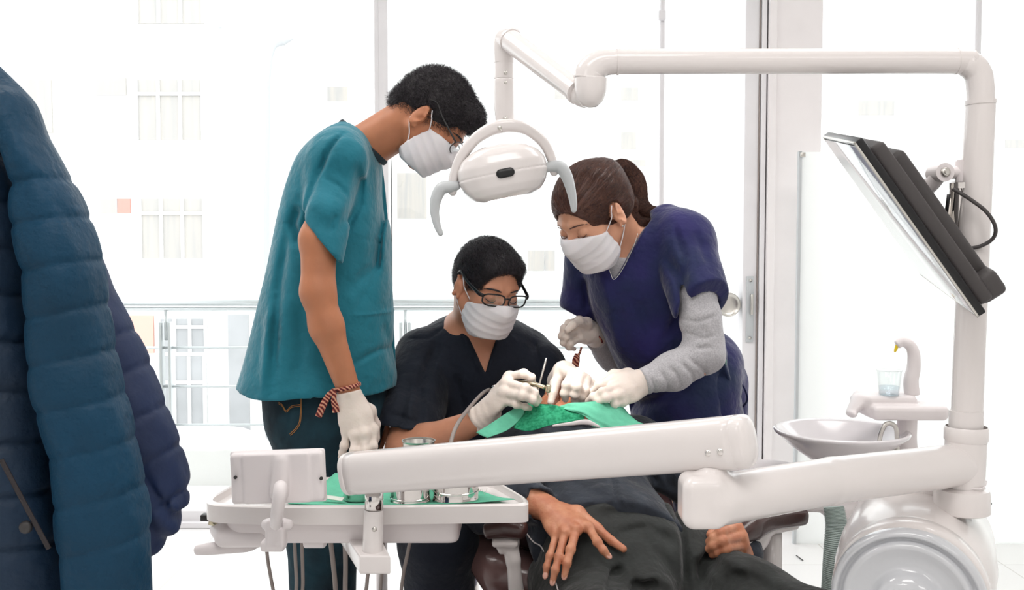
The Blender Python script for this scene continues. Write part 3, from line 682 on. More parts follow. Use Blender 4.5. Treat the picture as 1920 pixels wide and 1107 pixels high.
# ---- instrument tray
tr_ = thing('instrument_tray', 'white instrument tray unit carried under the long white arm', 'instrument tray', P(690, 980, 1.85))
def slab(pts, z0, z1, r, d_of=None):
    """rounded plan outline in world x,y between two heights"""
    bm = bmesh.new(); vs_ = [bm.verts.new((x, y, z0)) for x, y in pts]; f = bm.faces.new(vs_)
    g = bmesh.ops.extrude_face_region(bm, geom=[f]); bmesh.ops.translate(bm, verts=[v for v in g['geom'] if isinstance(v, bmesh.types.BMVert)], vec=(0, 0, z1 - z0))
    bmesh.ops.recalc_face_normals(bm, faces=bm.faces)
    if r > 0: bmesh.ops.bevel(bm, geom=[e for e in bm.edges if abs(e.verts[0].co.z - e.verts[1].co.z) < 1e-6], offset=r, segments=3, affect='EDGES', profile=0.5)
    bm.verts.index_update(); V = np.array([v.co[:] for v in bm.verts]); Fc = [tuple(v.index for v in f.verts) for f in bm.faces]; bm.free(); return V, Fc
def roundpoly(pts, r, n=6):
    out = []; k = len(pts); pts = [np.array(p[:2], float) for p in pts]; rr = r if np.ndim(r) else [r] * k
    for i in range(k):
        p, a, b = pts[i], pts[i - 1], pts[(i + 1) % k]; u, v = unit(a - p), unit(b - p); R_ = min(rr[i], np.linalg.norm(a - p) * .45, np.linalg.norm(b - p) * .45)
        for t in np.linspace(0, 1, n): out.append((1 - t) ** 2 * (p + u * R_) + 2 * t * (1 - t) * p + t * t * (p + v * R_))
    return [tuple(q) for q in out]
zt_ = P(700, 946, 1.80)[2]
fl, fr_, br_, bl = P(382, 960, 1.84), P(992, 950, 1.80), P(930, 905, 2.0), P(384, 900, 2.04)
X0, X1, XB = fl[0], fr_[0], br_[0]
out = roundpoly([(X0, 1.80), (P(500, 950, 1.79)[0], 1.785), (P(700, 950, 1.79)[0], 1.785), (X1, 1.80), (X1 - 0.002, 1.845), (XB, 2.0), (X0 + 0.03, 2.03)], [0.10, .02, .02, 0.018, .02, .03, 0.10], 8)
inn = [((x - (X0 + X1) / 2) * 0.955 + (X0 + X1) / 2, (y - 1.9) * 0.84 + 1.9) for x, y in out]
zs = zt_ - 0.034
def ring_tray():
    n = len(out); V = []; 
    for poly, z in ((out, zs), (out, zt_ - 0.003), ([(a * .35 + c * .65, b * .35 + d * .65) for (a, b), (c, d) in zip(inn, out)], zt_), ([(a * .7 + c * .3, b * .7 + d * .3) for (a, b), (c, d) in zip(inn, out)], zt_ - .001), (inn, zt_ - 0.012)):
        V += [(x, y, z) for x, y in poly]
    Fc = [tuple(range(n))[::-1]]
    for L_ in range(4):
        for i in range(n): j = (i + 1) % n; Fc.append((L_ * n + i, L_ * n + j, (L_ + 1) * n + j, (L_ + 1) * n + i))
    Fc.append(tuple(4 * n + i for i in range(n))); return np.array(V), Fc
obj('tray_top', ring_tray(), M_plast, tr_, auto=35)
zc_ = P(700, 1018, 1.82)[2]
lo_ = roundpoly([(P(425, 980, 1.82)[0], 1.81), (P(860, 980, 1.82)[0], 1.81), (P(862, 980, 1.82)[0], 1.95), (P(425, 980, 1.9)[0], 1.98)], [.03, .02, .03, .06], 6)
obj('control_box', [slab(lo_, zc_, zs + 0.006, 0.008)], M_plast2, tr_, auto=35)
S = Shape(0.02); S.u(rbox(P(465, 998, 1.86), (0.1, 0.11, 0.034), rr=0.016)); S.u(ell(P(440, 990, 1.87), (0.045, 0.05, 0.02)))
grow('control_box_nose', S, 0.003, M_plast2, tr_)
obj('tray_arm', [slab([tuple(P(632, 1010, 1.93)[:2]), tuple(P(700, 1000, 1.93)[:2]), tuple(P(732, 1050, 1.715)[:2]), tuple(P(674, 1050, 1.715)[:2])], P(700, 1078, 1.715)[2], P(700, 1043, 1.715)[2], 0.004)], M_plast, tr_, auto=35)
dK = 1.745
obj('support_post', [tube([P(699, 1052, dK), P(699.5, 1000, dK), P(701, 956, dK)], [.0185, .0175, .0165], 36), lathe([(.019, .006), (.0215, 0.002), (.0225, -.004)], P(699, 1045, dK), (0, 0, 1), 36)], M_plast, tr_, auto=40)
obj('post_sleeve', tube([P(701, 960, dK), P(702, 915, dK)], [.0163, .0163], 36, smooth=False), M_chrome, tr_, label='polished steel sleeve')
obj('post_screw', screw(P(704, 988, dK) - A_(0, 0.017, 0), 0.0045), M_steelb, tr_)
obj('side_handle', tube([P(370, 1032, 1.83), P(390, 1030, 1.83), P(430, 1026, 1.84), P(462, 1022, 1.86), P(478, 1018, 1.9)], [.0095, .0115, .0125, .014, .012], 24, rnd=0.006), M_plast2, tr_)
obj('side_valve', [tube([P(392, 980, 1.85), P(416, 986, 1.85)], .005, 12, smooth=False), tube([P(404, 992, 1.85), P(422, 988, 1.85)], .0055, 12, smooth=False)], M_gold, tr_)
obj('valve_mount', [tube([P(418, 984, 1.85), P(422, 994, 1.85)], .007, 12, smooth=False), box(P(388, 970, 1.86), (0.02, 0.02, 0.012), bev=.002)], M_dark, tr_)
obj('under_cover', tube([P(575, 1014, 1.84), P(608, 1014, 1.84)], 0.012, 20, smooth=False, flat=1.6, power=3, rnd=.006), M_plast2, tr_)
hose_px = [[(498, 1010), (502, 1050), (508, 1085), (515, 1125)], [(552, 1012), (554, 1050), (556, 1090), (556, 1130)], [(566, 1012), (567, 1050), (568, 1090), (568, 1130)], [(619, 1010), (624, 1050), (628, 1090), (631, 1130)],
           [(647, 1015), (648, 1060), (648, 1130)], [(690, 1075), (688, 1095), (686, 1130)], [(718, 1010), (717, 1060), (713, 1130)], [(771, 1005), (763, 1045), (756, 1080), (752, 1130)]]
for i, pp in enumerate(hose_px):
    d_ = 1.9 if i not in (5,) else 1.80
    pts = [P(x, y, d_) for x, y in pp]; pts += [pts[-1] + A_(0, 0.05, -0.12), pts[-1] + A_(0, 0.14, -0.2)]
    obj('hose', tube(pts, 0.0035 + 0.0012 * (i in (3, 4)), 12), M_hose, tr_)
# small view box on its bracket
vb = thing('xray_viewer', 'small white light box with rounded corners on a curved bracket at the tray front', 'x-ray viewer', P(521, 1000, 1.73))
vc = P(521, 895, 1.72); vt = math.radians(-2)
MV = np.array([[math.cos(vt), 0, math.sin(vt)], [0, 1, 0], [-math.sin(vt), 0, math.cos(vt)]])
S = Shape(0.01); S.u(rbox(vc, (0.162, 0.02, 0.089), MV, 0.008)); S.sub(ell(vc + A_(0.098, -0.03, 0), (0.04, 0.028, 0.06)), 0.004); S.sub(ell(vc + A_(-0.098, -0.03, 0), (0.04, 0.028, 0.06)), 0.004)
S.u(rbox(vc + A_(0, 0.006, 0), (0.166, 0.01, 0.094), MV, 0.005), 0.001); S.u(rbox(vc + A_(0, -0.008, 0), (0.118, 0.012, 0.088), MV, 0.005), 0.003)
S.u(seg(P(527, 868, 1.708), P(523, 925, 1.70), 0.0135, 0.016, sq=((0, 1, 0), 0.7)), 0.006)
grow('viewer_panel', S, 0.0014, M_plast2, vb, relax=2)
for x, y in ((441, 896), (602, 898)): obj('panel_hole', lathe([(0, 0), (0.003, 0), (0.003, -0.003)], P(x, y, 1.706), (0, -1, 0), 16), M_dark, vb)
obj('viewer_bracket', tube([P(525, 930, 1.695), P(526, 914, 1.672), P(524, 930, 1.658), P(520, 960, 1.668), P(517, 985, 1.70)], [.011, .0115, .0115, .011, .0095], 24, rnd=.004), M_plast2, vb)
S = Shape(0.006); S.u(rbox(P(518, 1000, 1.735), (0.034, 0.03, 0.05), rr=.006)); S.u(seg(P(500, 984, 1.735), P(540, 984, 1.735), .0095)); S.u(rbox(P(513, 1022, 1.74), (0.042, 0.03, 0.02), rr=.006)); S.sub(rbox(P(520, 982, 1.715), (0.014, 0.03, 0.022), rr=.002))
grow('hinge_block', S, 0.0014, M_plast2, vb)

# things on the tray: green drape, canisters, dish, packet
zin = zt_ - 0.0115
gz = lambda x, y, dz=0: A_(x, y, zin + dz)
gx = [P(x, 950, 1.82)[0] for x in (545, 650, 760, 870, 966)]
tag(obj('tray_drape', sheet([[gz(gx[0], 1.802, .012), gz(gx[1], 1.8, .010), gz(gx[2], 1.8, .010), gz(gx[3], 1.803, .013), gz(gx[4], 1.815, .016)],
                         [gz(gx[0] - .01, 1.85, .0035), gz(gx[1], 1.85, .003), gz(gx[2], 1.86, .003), gz(gx[3], 1.86, .003), gz(gx[4] - .02, 1.86, .008)],
                         [gz(gx[0] + .02, 1.93, .004), gz(gx[1], 1.92, .003), gz(gx[2], 1.92, .003), gz(gx[3], 1.92, .003), gz(gx[4] - .05, 1.9, .005)],
                         [gz(gx[0] + .05, 2.0, .022), gz(gx[1] + 0.01, 1.99, .02), gz(gx[2], 1.98, .012), gz(gx[3], 1.96, .008), gz(gx[4] - .08, 1.93, .005)]], 0.0012, 40, 40, wob=0.0012), M_green), 'green crinkled paper drape spread over the white instrument tray', 'drape')
def canister(x0, x1, yb, d, h, label, ring=.007):
    c = P((x0 + x1) / 2, yb, d); r = (P(x1, yb, d)[0] - P(x0, yb, d)[0]) / 2; c = A_(c[0], d, zin + 0.007)
    t = thing('steel_canister', label, 'canister', c, 'steel canisters on the tray')
    obj('canister_body', lathe([(0, 0), (r * 1.03, 0), (r * 1.04, .003), (r, .006), (r, ring), (r * 1.025, ring + .0008), (r * 1.025, ring + .0022), (r, ring + .003), (r, h), (r * .96, h), (r * .96, .006), (0, .006)], c, (0, 0, 1), 64), M_chrome, t, auto=40)
    if 0: obj('lid', [lathe([(r * 1.05, -.012), (r * 1.05, .002), (r * .95, .008), (r * .3, .012), (0, .0125)], c + A_(0, 0, h), (0, 0, 1), 64)], M_chrome, t, auto=40)
    return c, r
canister(732, 806, 948, 1.84, 0.055, 'shiny steel canister in the middle of the green drape')
canister(812, 897, 944, 1.855, 0.06, 'wider shiny steel canister nearest the tray right end', .016)
dc = P(672, 948, 1.86); dc = A_(dc[0], 1.86, zin + .006)
tag(obj('steel_dish', lathe([(0, 0), (.026, 0), (.028, .003), (.028, .024), (.0265, .024), (.0265, .004), (0, .004)], dc, (0, 0, 1), 48), M_chrome, auto=40), 'low round steel dish beside the arm support post', 'dish')
pc = A_(P(625, 946, 1.84)[0], 1.835, zin + .014)
tag(obj('instrument_packet', box(pc, (.042, .012, .002), frame_from((0, -.3, 1), (0.25, 1, 0)), .0005), mat('clear_white_wrapper', srgb(226, 232, 222), .3, vary=.05, vscale=60)), 'narrow pale wrapped packet lying on the green drape', 'packet')
tag(obj('bent_wire', tube([A_(P(897, 945, 1.86)[0] + a, 1.87, zin + .012 + b) for a, b in ((0, 0.004), (.006, .011), (.011, .0), (.016, .012))], .0006, 6, smooth=False), M_steelb), 'tiny bent wire standing at the right of the canisters', 'wire')
# ring-handled steel bowl behind the arm
rb = thing('steel_basin', 'steel basin rim showing above the long arm before the seated man', 'basin', A_(P(785, 850, 1.98)[0], 1.955, zin + .004))
cB = A_(P(785, 850, 1.955)[0], 1.955, zin + .004); zB = P(785, 826, 1.955)[2]
obj('basin_bowl', lathe([(0, 0), (.025, 0), (.029, .006), (.031, zB - cB[2] - .004), (.0335, zB - cB[2]), (.0315, zB - cB[2]), (.027, .008), (0, .004)], cB, (0, 0, 1), 56), M_steelb, rb, auto=40)

# ---- rinse bowl unit
dC = 2.3; cp = thing('rinse_basin', 'white dental spittoon with round bowl, water spout and cup stand', 'spittoon', (P(1640, 900, dC)[0], dC, 0))
bw = P(1577, 812, dC); R_ = 0.153
obj('rinse_bowl', lathe([(0, -.075), (.03, -.074), (.07, -.062), (.11, -.035), (R_ - .012, -.008), (R_ - .002, 0), (R_, .006), (R_ - .006, .009), (R_ - .014, .003), (.11, -.024), (.07, -.048), (.03, -.058), (0, -.06)], bw, (0, 0, 1), 80), M_porc, cp)
obj('bowl_foot', tube([bw - A_(0, 0, .07), bw - A_(0, 0, .17)], [.05, .06], 32, smooth=False), M_plast2, cp)
S = Shape(0.012)
S.u(rbox(P(1690, 768, dC), (0.172, 0.13, 0.034), rr=.012)); S.u(rbox(P(1658, 757, dC + .02), (0.118, 0.11, 0.05), rr=.012), .004); S.u(seg(P(1612, 752, dC), P(1596, 775, dC - .02), .016, .01, sq=((0, 1, 0), 3.0)), .01)
grow('cup_stand', S, 0.003, M_plast2, cp, relax=2)
obj('stand_neck', tube([P(1702, 780, dC), P(1699, 830, dC), P(1704, 880, dC), P(1705, 940, dC)], [.02, .022, .026, .03], 32, flat=1.1), M_plast2, cp)
obj('water_spout', tube([P(1710, 740, dC), P(1708, 715, dC), P(1713, 690, dC), P(1713, 664, dC), P(1706, 648, dC), P(1692, 641, dC), P(1683, 646, dC)], [.0175, .017, .0155, .014, .0125, .0115, .0105], 28, rnd=.004), M_plast2, cp)
obj('spout_tip', tube([P(1682, 648, dC), P(1679, 657, dC), P(1677, 661, dC)], [.004, .0035, .001], 12), mat('yellow_plastic', srgb(236, 206, 40), .4), cp, label='yellow nozzle tip')
obj('bowl_flush_pipe', tube([P(1648, 832, dC - .06), P(1652, 812, dC - .06), P(1660, 797, dC - .06), P(1672, 795, dC - .06), P(1681, 808, dC - .06), P(1682, 850, dC - .06)], .0052, 16), M_steelb, cp)
S = Shape(0.02); S.u(rbox(P(1640, 945, dC), (0.27, 0.2, 0.05), rr=.02)); S.u(rbox(P(1560, 935, dC), (0.18, 0.16, 0.03), rr=.014)); S.u(rbox(P(1690, 900, dC + .03), (.1, .1, .1), rr=.03)); S.u(ell(P(1430, 888, dC + .12), (.12, .08, .03)))
S.u(seg(P(1440, 892, dC + .1), P(1600, 930, dC + .02), .035, .03, sq=((0, 0, 1), .6)))
grow('basin_body', S, 0.005, M_plast2, cp, relax=2)
obj('basin_column', box((P(1690, 960, dC)[0] + .1, dC + .12, .26), (.2, .22, .52), bev=.03, seg=4), M_plast2, cp, auto=40)
cup_ = tag(obj('rinse_cup', [lathe([(0, 0), (.0215, 0), (.0225, .004), (.0275, .06), (.0293, .0625), (.0287, .0635), (.0262, .06), (.0212, .006), (0, .005)], P(1663, 739, dC) - A_(0, .012, .006), (0, 0, 1), 40)], M_clear), 'clear plastic cup of water on the white cup stand', 'cup')
obj('water', lathe([(0, .006), (.021, .006), (.0228, .026), (0, .026)], P(1663, 739, dC) - A_(0, .012, .006), (0, 0, 1), 40), glass_mat('cup_water', (.86, .9, .93), 1.0), cup_)
# ribbed drain hose
hp = [P(1563, 950, 2.12), P(1568, 985, 2.11), P(1566, 1030, 2.1), P(1563, 1080, 2.1), P(1560, 1130, 2.1), P(1562, 1200, 2.12)]
hq = catmull(hp, 420); rr_ = 0.0205 + 0.0028 * np.abs(np.sin(np.arange(420) * math.pi / 6.0))
hz = np.interp(np.linspace(0, 1, 420), [0, .35, 1], [.96, 1.06, 1.0]); tag(obj('suction_hose', tube(hq, rr_ * hz, 28, smooth=False), mat('grey_green_ribbed_hose', srgb(168, 182, 178), .5)), 'thick ribbed grey green suction hose hanging beside the rinse bowl', 'hose')
tag(obj('floor_fleck', tube([A_(1.07, 3.70, 0.003), A_(1.078, 3.64, 0.003)], .002, 6, smooth=False), M_dark), 'small dark fleck lying on the floor at right', 'debris')
# ------------------------------------------------------------------ people: shared anatomy
class Head:
    """c = centre of the head at ear height, f = where the face points, u = towards the crown"""
    def __init__(s, c, f, u=(0, 0, 1), roll=0.0, scale=1.0, ez=-.010, flare=.5, out=0.0):
        s.flare = flare; s.out = out
        s.ez = ez
        s.f = unit(f); u = np.asarray(u, float); s.u = unit(u - s.f * (u @ s.f))
        if roll: r0 = np.cross(s.f, s.u); s.u = s.u * math.cos(roll) + r0 * math.sin(roll)
        s.r = np.cross(s.f, s.u); s.c = np.asarray(c, float); s.R = np.stack([s.r, s.f, s.u], 1); s.k = scale
    def W(s, x, y, z): return s.c + s.R @ (A_(x, y, z) * s.k)
    def L(s, p): return ((p - s.c) @ s.R) / s.k
    def e(s, c, r, ang=None):
        M = s.R
        if ang: ax, a = ang; M = s.R @ np.array(Matrix.Rotation(a, 3, ax))
        return ell(s.W(*c), np.asarray(r if np.ndim(r) else [r] * 3) * s.k, M)
    def g(s, a, b, ra, rb=None, **k): return seg(s.W(*a), s.W(*b), ra * s.k, (ra if rb is None else rb) * s.k, **k)

def face_shape(h, ears=True, female=False, lids=True):
    S = Shape(0.014)
    S.u(h.e((0, -.012, .029), (.0745, .0945, .081))).u(h.e((0, -.045, .0), (.062, .055, .062)), .02)
    S.u(h.e((0, .03, -.03), (.0585, .06, .072)), .02).u(h.e((0, .055, -.093), (.022, .024, .022)), .02)
    jw = .0145 if female else .0175
    for x in (-1, 1):
        S.u(h.g((x * .055, .0, -.052), (x * .02, .062, -.098), jw, jw), .022)
        S.u(h.e((x * .041, .055, -.024), (.02, .02, .016)), .02)
        S.u(h.g((x * .012, .082, .019), (x * .042, .068, .02), .009, .008), .012)
        S.sub(h.e((x * .0325, .096, -.001), (.017, .013, .0105)), .012)
        if lids: S.u(h.e((x * .0325, .0745, -.002), (.0155, .0135, .0115)), .003)
    S.u(h.g((0, .083, .004), (0, .108, -.034), .0085, .0105), .01)
    for x in (-1, 1): S.u(h.e((x * .0115, .098, -.038), (.0075, .01, .0075)), .006)
    S.u(h.e((0, .087, -.066), (.022, .012, .007)), .008).u(h.e((0, .084, -.078), (.018, .011, .007)), .006)
    for x in ((-1, 1) if ears else ()):
        a = ('Z', x * -h.flare); z0 = h.ez; o_ = h.out
        Ea = Shape(0.004)
        Ea.u(h.e((x * (.0805 + o_), -.008, z0), (.0065, .0175, .0305), a)); Ea.u(h.e((x * .074, -.002, z0 - .002), (.011, .011, .02), a), .006)
        Ea.sub(h.e((x * (.0885 + o_), -.0055, z0 + .004), (.0072, .0115, .0215), a), .004)
        Ea.u(h.e((x * (.080 + o_), -.0085, z0), (.005, .007, .012), a), .004); Ea.sub(h.e((x * (.085 + o_), .001, z0 - .002), (.006, .005, .007), a), .003)
        Ea.u(h.e((x * .0785, .003, z0 - .025), (.0045, .0075, .0085), a), .004)
        S.u(Ea.prim(), .003)
    return S

def mask_shape(h, top=0.0, side=0.028):
    S = Shape(0.004); Fh = face_shape(h, ears=False, lids=False)
    T = Shape(0.02)
    T.u(Fh.prim(.003)); T.u(h.g((0, .098, -.028), (0, .078, -.095), .019, .024), .03); T.u(h.g((-.026, .078, -.035), (.026, .078, -.035), .024), .03); T.u(h.g((-.03, .058, -.085), (.03, .058, -.085), .03), .03); T.u(h.e((0, .045, -.06), (.064, .055, .06)), .02)
    S.u(T.prim())
    # cut to the rectangle that a mask covers
    S.cut(plane(h.W(0, .1, .002 + top), h.R @ A_(0, -.34, 1)), .0015)
    S.cut(plane(h.W(0, side, -.05), h.R @ A_(0, -1, .22)), .0015)
    S.cut(plane(h.W(0, .06, -.117), h.R @ A_(0, .22, -1)), .004)
    S.disp((lambda p: 0.0011 * np.abs(np.sin((h.L(p)[:, 2] + .3 * (h.L(p)[:, 1] - .09)) * math.pi / .021)) - .0004, A_(-9, -9, -9), A_(9, 9, 9)))
    S.disp(ripple(.0008, 60, 3))
    return S

def ear_loops(h, mesh_parent, sides=(-1, 1), m=None, side=.03):
    for x in sides:
        obj('ear_loop', tube([h.W(x * .0605, side + .006, -.030), h.W(x * .0745, .018, -.006), h.W(x * .0795, .013, h.ez + .020), h.W(x * .079, .003, h.ez + .030)], .0013, 8), M_mask, mesh_parent)
        obj('ear_loop', tube([h.W(x * .053, side + .0, -.098), h.W(x * .066, .012, -.07), h.W(x * .0765, -.004, h.ez - .034), h.W(x * .077, -.016, h.ez - .022), h.W(x * .073, -.022, h.ez - .006)], .0013, 8), M_mask, mesh_parent)

def brows_lashes(h, body, hm, thick=.0035, closed=.0):
    for x in (-1, 1):
        obj('eyebrow', tube([h.W(x * .014, .0925, .0195), h.W(x * .027, .0895, .0222), h.W(x * .042, .0785, .0205), h.W(x * .051, .069, .016)], [thick * .4, thick * .7, thick * .6, thick * .2], 10, flat=.45, rnd=.001, up=h.u), hm, body)
        obj('eyelashes', tube([h.W(x * .0185, .0865, -.006), h.W(x * .027, .0900, -.0098), h.W(x * .037, .0885, -.0098), h.W(x * .0465, .0815, -.005)], [.0005, .0012, .0013, .0006], 8), hm, body)

def finger(j, r):
    S = Shape(0.004); rs = [r * 1.12, r * 1.02, r * .92, r * .80]
    for i in range(3): S.u(seg(j[i], j[i + 1], rs[i], rs[i + 1]), .003)
    S.u(ell(j[1], r * 1.1), .006); S.u(ell(j[2], r * .97), .005); return S

def hand_shape(wr, F4, th, r=.0083, wrist_r=.024, k=.006, fk=.0035):
    """wr wrist centre; F4 four fingers of four joints, index first; th thumb: base, knuckle, joint, tip"""
    S = Shape(k); m4 = np.array([f[0] for f in F4]); wr = np.asarray(wr, float)
    across = unit(m4[0] - m4[3]); n = unit(np.cross(across, m4.mean(0) - wr))
    rr = [r, r * 1.04, r * .98, r * .86]
    for i, f in enumerate(F4):
        w0 = wr + across * (.012 - .008 * i) + (f[0] - wr) * .12
        S.u(seg(w0, f[0], .0145, rr[i] * 1.28), .014)
    c = wr * .45 + m4.mean(0) * .55
    S.u(ell(c, (.036, .012, np.linalg.norm(m4.mean(0) - wr) * .5), np.stack([across, n, np.cross(across, n)], 1)), .012)
    S.u(seg(wr + (th[0] - wr) * .4, th[0], .014, .0135), .012); S.u(seg(th[0], th[1], .0135, .0115), .01)
    S.u(seg(th[0], (m4[0] + c) / 2, .010, .009), .014)
    T = Shape(.003); T.u(seg(th[1], th[2], r * 1.22, r * 1.15)).u(seg(th[2], th[3], r * 1.12, r * .92)); S.u(T.prim(), .006)
    for i, f in enumerate(F4):
        S.u(ell(f[0] , rr[i] * 1.34), .008)
        S.u(finger(f, rr[i]).prim(), fk)
    return S, n
J = lambda *q: [P(*a) for a in q]

def strands(h_mesh, S, dirf, n, length, m, parent, r=.00045, seed=0, steps=5, lift=.0015, spread=.25, keep=None, gro=.25, name='hair_strands'):
    """fine hairs lying along the hair surface; one object"""
    me = h_mesh.data; rs = np.random.RandomState(seed); nv = len(me.vertices); co = np.empty(nv * 3, np.float32); me.vertices.foreach_get('co', co); co = co.reshape(-1, 3)
    if keep is not None: co = co[keep(co)]
    p = co[rs.choice(len(co), n, replace=len(co) < n)].astype(float) + rs.normal(size=(n, 3)) * .001
    e = 1e-3
    def grad(q): return np.stack([S.eval(q + A_(*(e if i == a else 0 for i in range(3)))) - S.eval(q - A_(*(e if i == a else 0 for i in range(3)))) for a in range(3)], 1) / (2 * e)
    P_ = [p.copy()]; ln = length * rs.uniform(.6, 1.2, n) / steps; jit = rs.normal(size=(n, 3)) * spread
    for s_ in range(steps):
        g = grad(p); g /= np.linalg.norm(g, axis=1)[:, None] + 1e-9; d = dirf(p) + jit; d = d - g * (d * g).sum(1)[:, None]; d /= np.linalg.norm(d, axis=1)[:, None] + 1e-9
        p = p + d * ln[:, None]; sd = S.eval(p); p = p - g * (sd - lift * rs.uniform(.2, 1.3, n) * (1 + s_ * gro))[:, None]; P_.append(p.copy())
    Q = np.stack(P_, 1); far = np.linalg.norm(Q - Q[:, :1], axis=2).max(1) > length * 1.6; Q = Q[~far]; n = len(Q); K = steps + 1
    T = np.gradient(Q, axis=1); T /= np.linalg.norm(T, axis=2)[..., None] + 1e-9; X = np.cross(T, A_(.31, .52, .79)); X /= np.linalg.norm(X, axis=2)[..., None] + 1e-9; Y = np.cross(T, X)
    rr = (r * np.linspace(1, .3, K))[None, :, None]
    V = np.stack([Q + rr * (X * math.cos(a) + Y * math.sin(a)) for a in (0, 2.094, 4.189)], 2)  # n, K, 3, xyz
    b = (np.arange(n)[:, None, None] * K + np.arange(steps)[None, :, None]) * 3; a0 = np.arange(3)[None, None, :]; a1 = (a0 + 1) % 3
    q = np.stack([b + a0, b + a1, b + 3 + a1, b + 3 + a0], -1).reshape(-1, 4)
    mh = bpy.data.meshes.new(name); mh.vertices.add(n * K * 3); mh.vertices.foreach_set('co', V.astype(np.float32).ravel()); mh.loops.add(len(q) * 4); mh.loops.foreach_set('vertex_index', q.astype(np.int32).ravel())
    mh.polygons.add(len(q)); mh.polygons.foreach_set('loop_start', np.arange(0, len(q) * 4, 4, dtype=np.int32)); mh.polygons.foreach_set('use_smooth', np.ones(len(q), bool)); mh.update(calc_edges=True)
    mh.materials.append(m); o = bpy.data.objects.new(name, mh); col.objects.link(o); WORLD[o.name] = Matrix.Identity(4); set_parent(o, parent); o['kind'] = 'stuff'; return o

def glasses(h, parent, m, wx=.0275, wz=.0165, t=.0022, y=.104, z=-.004, temples=(-1, 1), temple_t=.003):
    g = None; geos = []
    for x in (-1, 1):
        cx = x * .0345; a = np.linspace(0, 2 * math.pi, 28, endpoint=False)
        ring = [h.W(cx + wx * np.sign(math.cos(q)) * abs(math.cos(q)) ** .62, y - .012 * ((cx + wx * math.cos(q)) / .06) ** 2, z + wz * np.sign(math.sin(q)) * abs(math.sin(q)) ** .7 - .002 * (x * math.cos(q) > 0) * 0) for q in a]
        geos.append(tube(ring, t, 10, closed=True, smooth=False))
    geos.append(tube([h.W(-.009, y, z + .005), h.W(0, y + .002, z + .008), h.W(.009, y, z + .005)], t * 1.15, 10))
    for x in temples: geos.append(tube([h.W(x * .0625, y - .012, z + .008), h.W(x * .0715, y - .022, z + .009), h.W(x * .081, .03, z + .018), h.W(x * .083, -.004, z + .028), h.W(x * .081, -.022, z + .018)], [temple_t, temple_t * 1.35, temple_t * 1.1, temple_t * .7, temple_t * .7], 10, flat=.5, up=h.u))
    g = obj('glasses', geos, m, parent)
    for x in (-1, 1):
        a = np.linspace(0, 2 * math.pi, 28, endpoint=False); cx = x * .0345
        ring = [h.W(cx + wx * np.sign(math.cos(q)) * abs(math.cos(q)) ** .62, y - .012 * ((cx + wx * math.cos(q)) / .06) ** 2, z + wz * np.sign(math.sin(q)) * abs(math.sin(q)) ** .7) for q in a]
        obj('lens', extrude(ring, h.f, .0012), M_clear, g, smooth=False)
    return g
# ------------------------------------------------------------------ standing man in teal scrubs (profile, looking down)
pA = thing('person', 'person standing at left in teal scrubs, jeans and a mask, bent over watching', 'person', (P(610, 800, 2.35)[0], 2.35, 0))
hA = Head(P(811, 220, 2.33), (.60, -.05, -.79), (.79, 0, .61), scale=.95, ez=-.022)
dn = 2.17
shA, elA, wrA = P(632, 305, 2.215), P(596, 548, 2.13), P(656, 738, 2.13)
B_ = face_shape(hA); B_.k = .02
B_.u(seg(hA.W(0, -.03, -.045), P(672, 284, 2.35), .052, .054), .02)
B_.u(seg(P(634, 355, 2.35), P(612, 660, 2.35), .092, .11), .03)
B_.u(seg(P(640, 325, 2.25), P(640, 325, 2.45), .045), .03)
B_.u(seg(P(612, 700, 2.35), P(615, 800, 2.35), .10, .10), .03)
B_.u(seg(P(630, 340, 2.215), P(598, 450, 2.145), .036, .040), .02); B_.u(seg(P(598, 450, 2.145), elA, .039, .0355), .02); B_.u(seg(elA, P(612, 612, 2.13), .035, .0345), .02); B_.u(seg(P(612, 612, 2.13), wrA, .0345, .024, sq=((0, 1, 0), .85)), .02)
elA2 = P(640, 560, 2.56); B_.u(seg(P(640, 330, 2.48), elA2, .047, .038), .02); B_.u(seg(elA2, P(690, 740, 2.5), .036, .025), .02)
for d0, xk in ((2.27, 0), (2.44, 14)):
    B_.u(seg(P(612, 800, d0), P(600 + xk, 1010, d0), .085, .06), .03); B_.u(seg(P(600 + xk, 1010, d0), A_(P(600 + xk, 1010, d0)[0], d0 + .02, .09), .058, .04), .02)
wr2 = P(692, 745, 2.5); f2 = lambda dx, dd: [wr2 + A_(dx, dd, -.08), wr2 + A_(dx, dd - .005, -.115), wr2 + A_(dx - .004, dd - .01, -.138), wr2 + A_(dx - .012, dd - .012, -.155)]
HB, _ = hand_shape(wr2, [f2(.03, 0), f2(.01, .0), f2(-.01, .0), f2(-.028, .0)], [wr2 + A_(.03, -.01, -.03), wr2 + A_(.042, -.012, -.06), wr2 + A_(.045, -.014, -.085), wr2 + A_(.042, -.016, -.105)])
B_.u(HB.prim(), .01)
HA, nA = hand_shape(P(657, 748, 2.13), [J((698, 806, 2.12), (699, 838, 2.10), (694, 858, 2.11), (686, 872, 2.125)), J((683, 814, 2.10), (684, 846, 2.085), (679, 864, 2.10), (672, 876, 2.115)), J((666, 816, 2.10), (664, 846, 2.085), (660, 862, 2.10), (655, 872, 2.115)), J((650, 810, 2.115), (646, 836, 2.105), (642, 850, 2.112), (638, 858, 2.12))],
                    J((692, 772, 2.15), (703, 796, 2.165), (704, 822, 2.17), (698, 844, 2.17)), r=.009, fk=.008)
G_ = Shape(.006); G_.u(HA.prim()); G_.u(seg(P(655, 735, 2.13), P(660, 765, 2.13), .027, .0275, sq=((0, 1, 0), .88)), .01)
B_.u(HA.prim(-.0015), .006)
bodyA = grow('body', B_, .0032, M_skA, pA, relax=1)
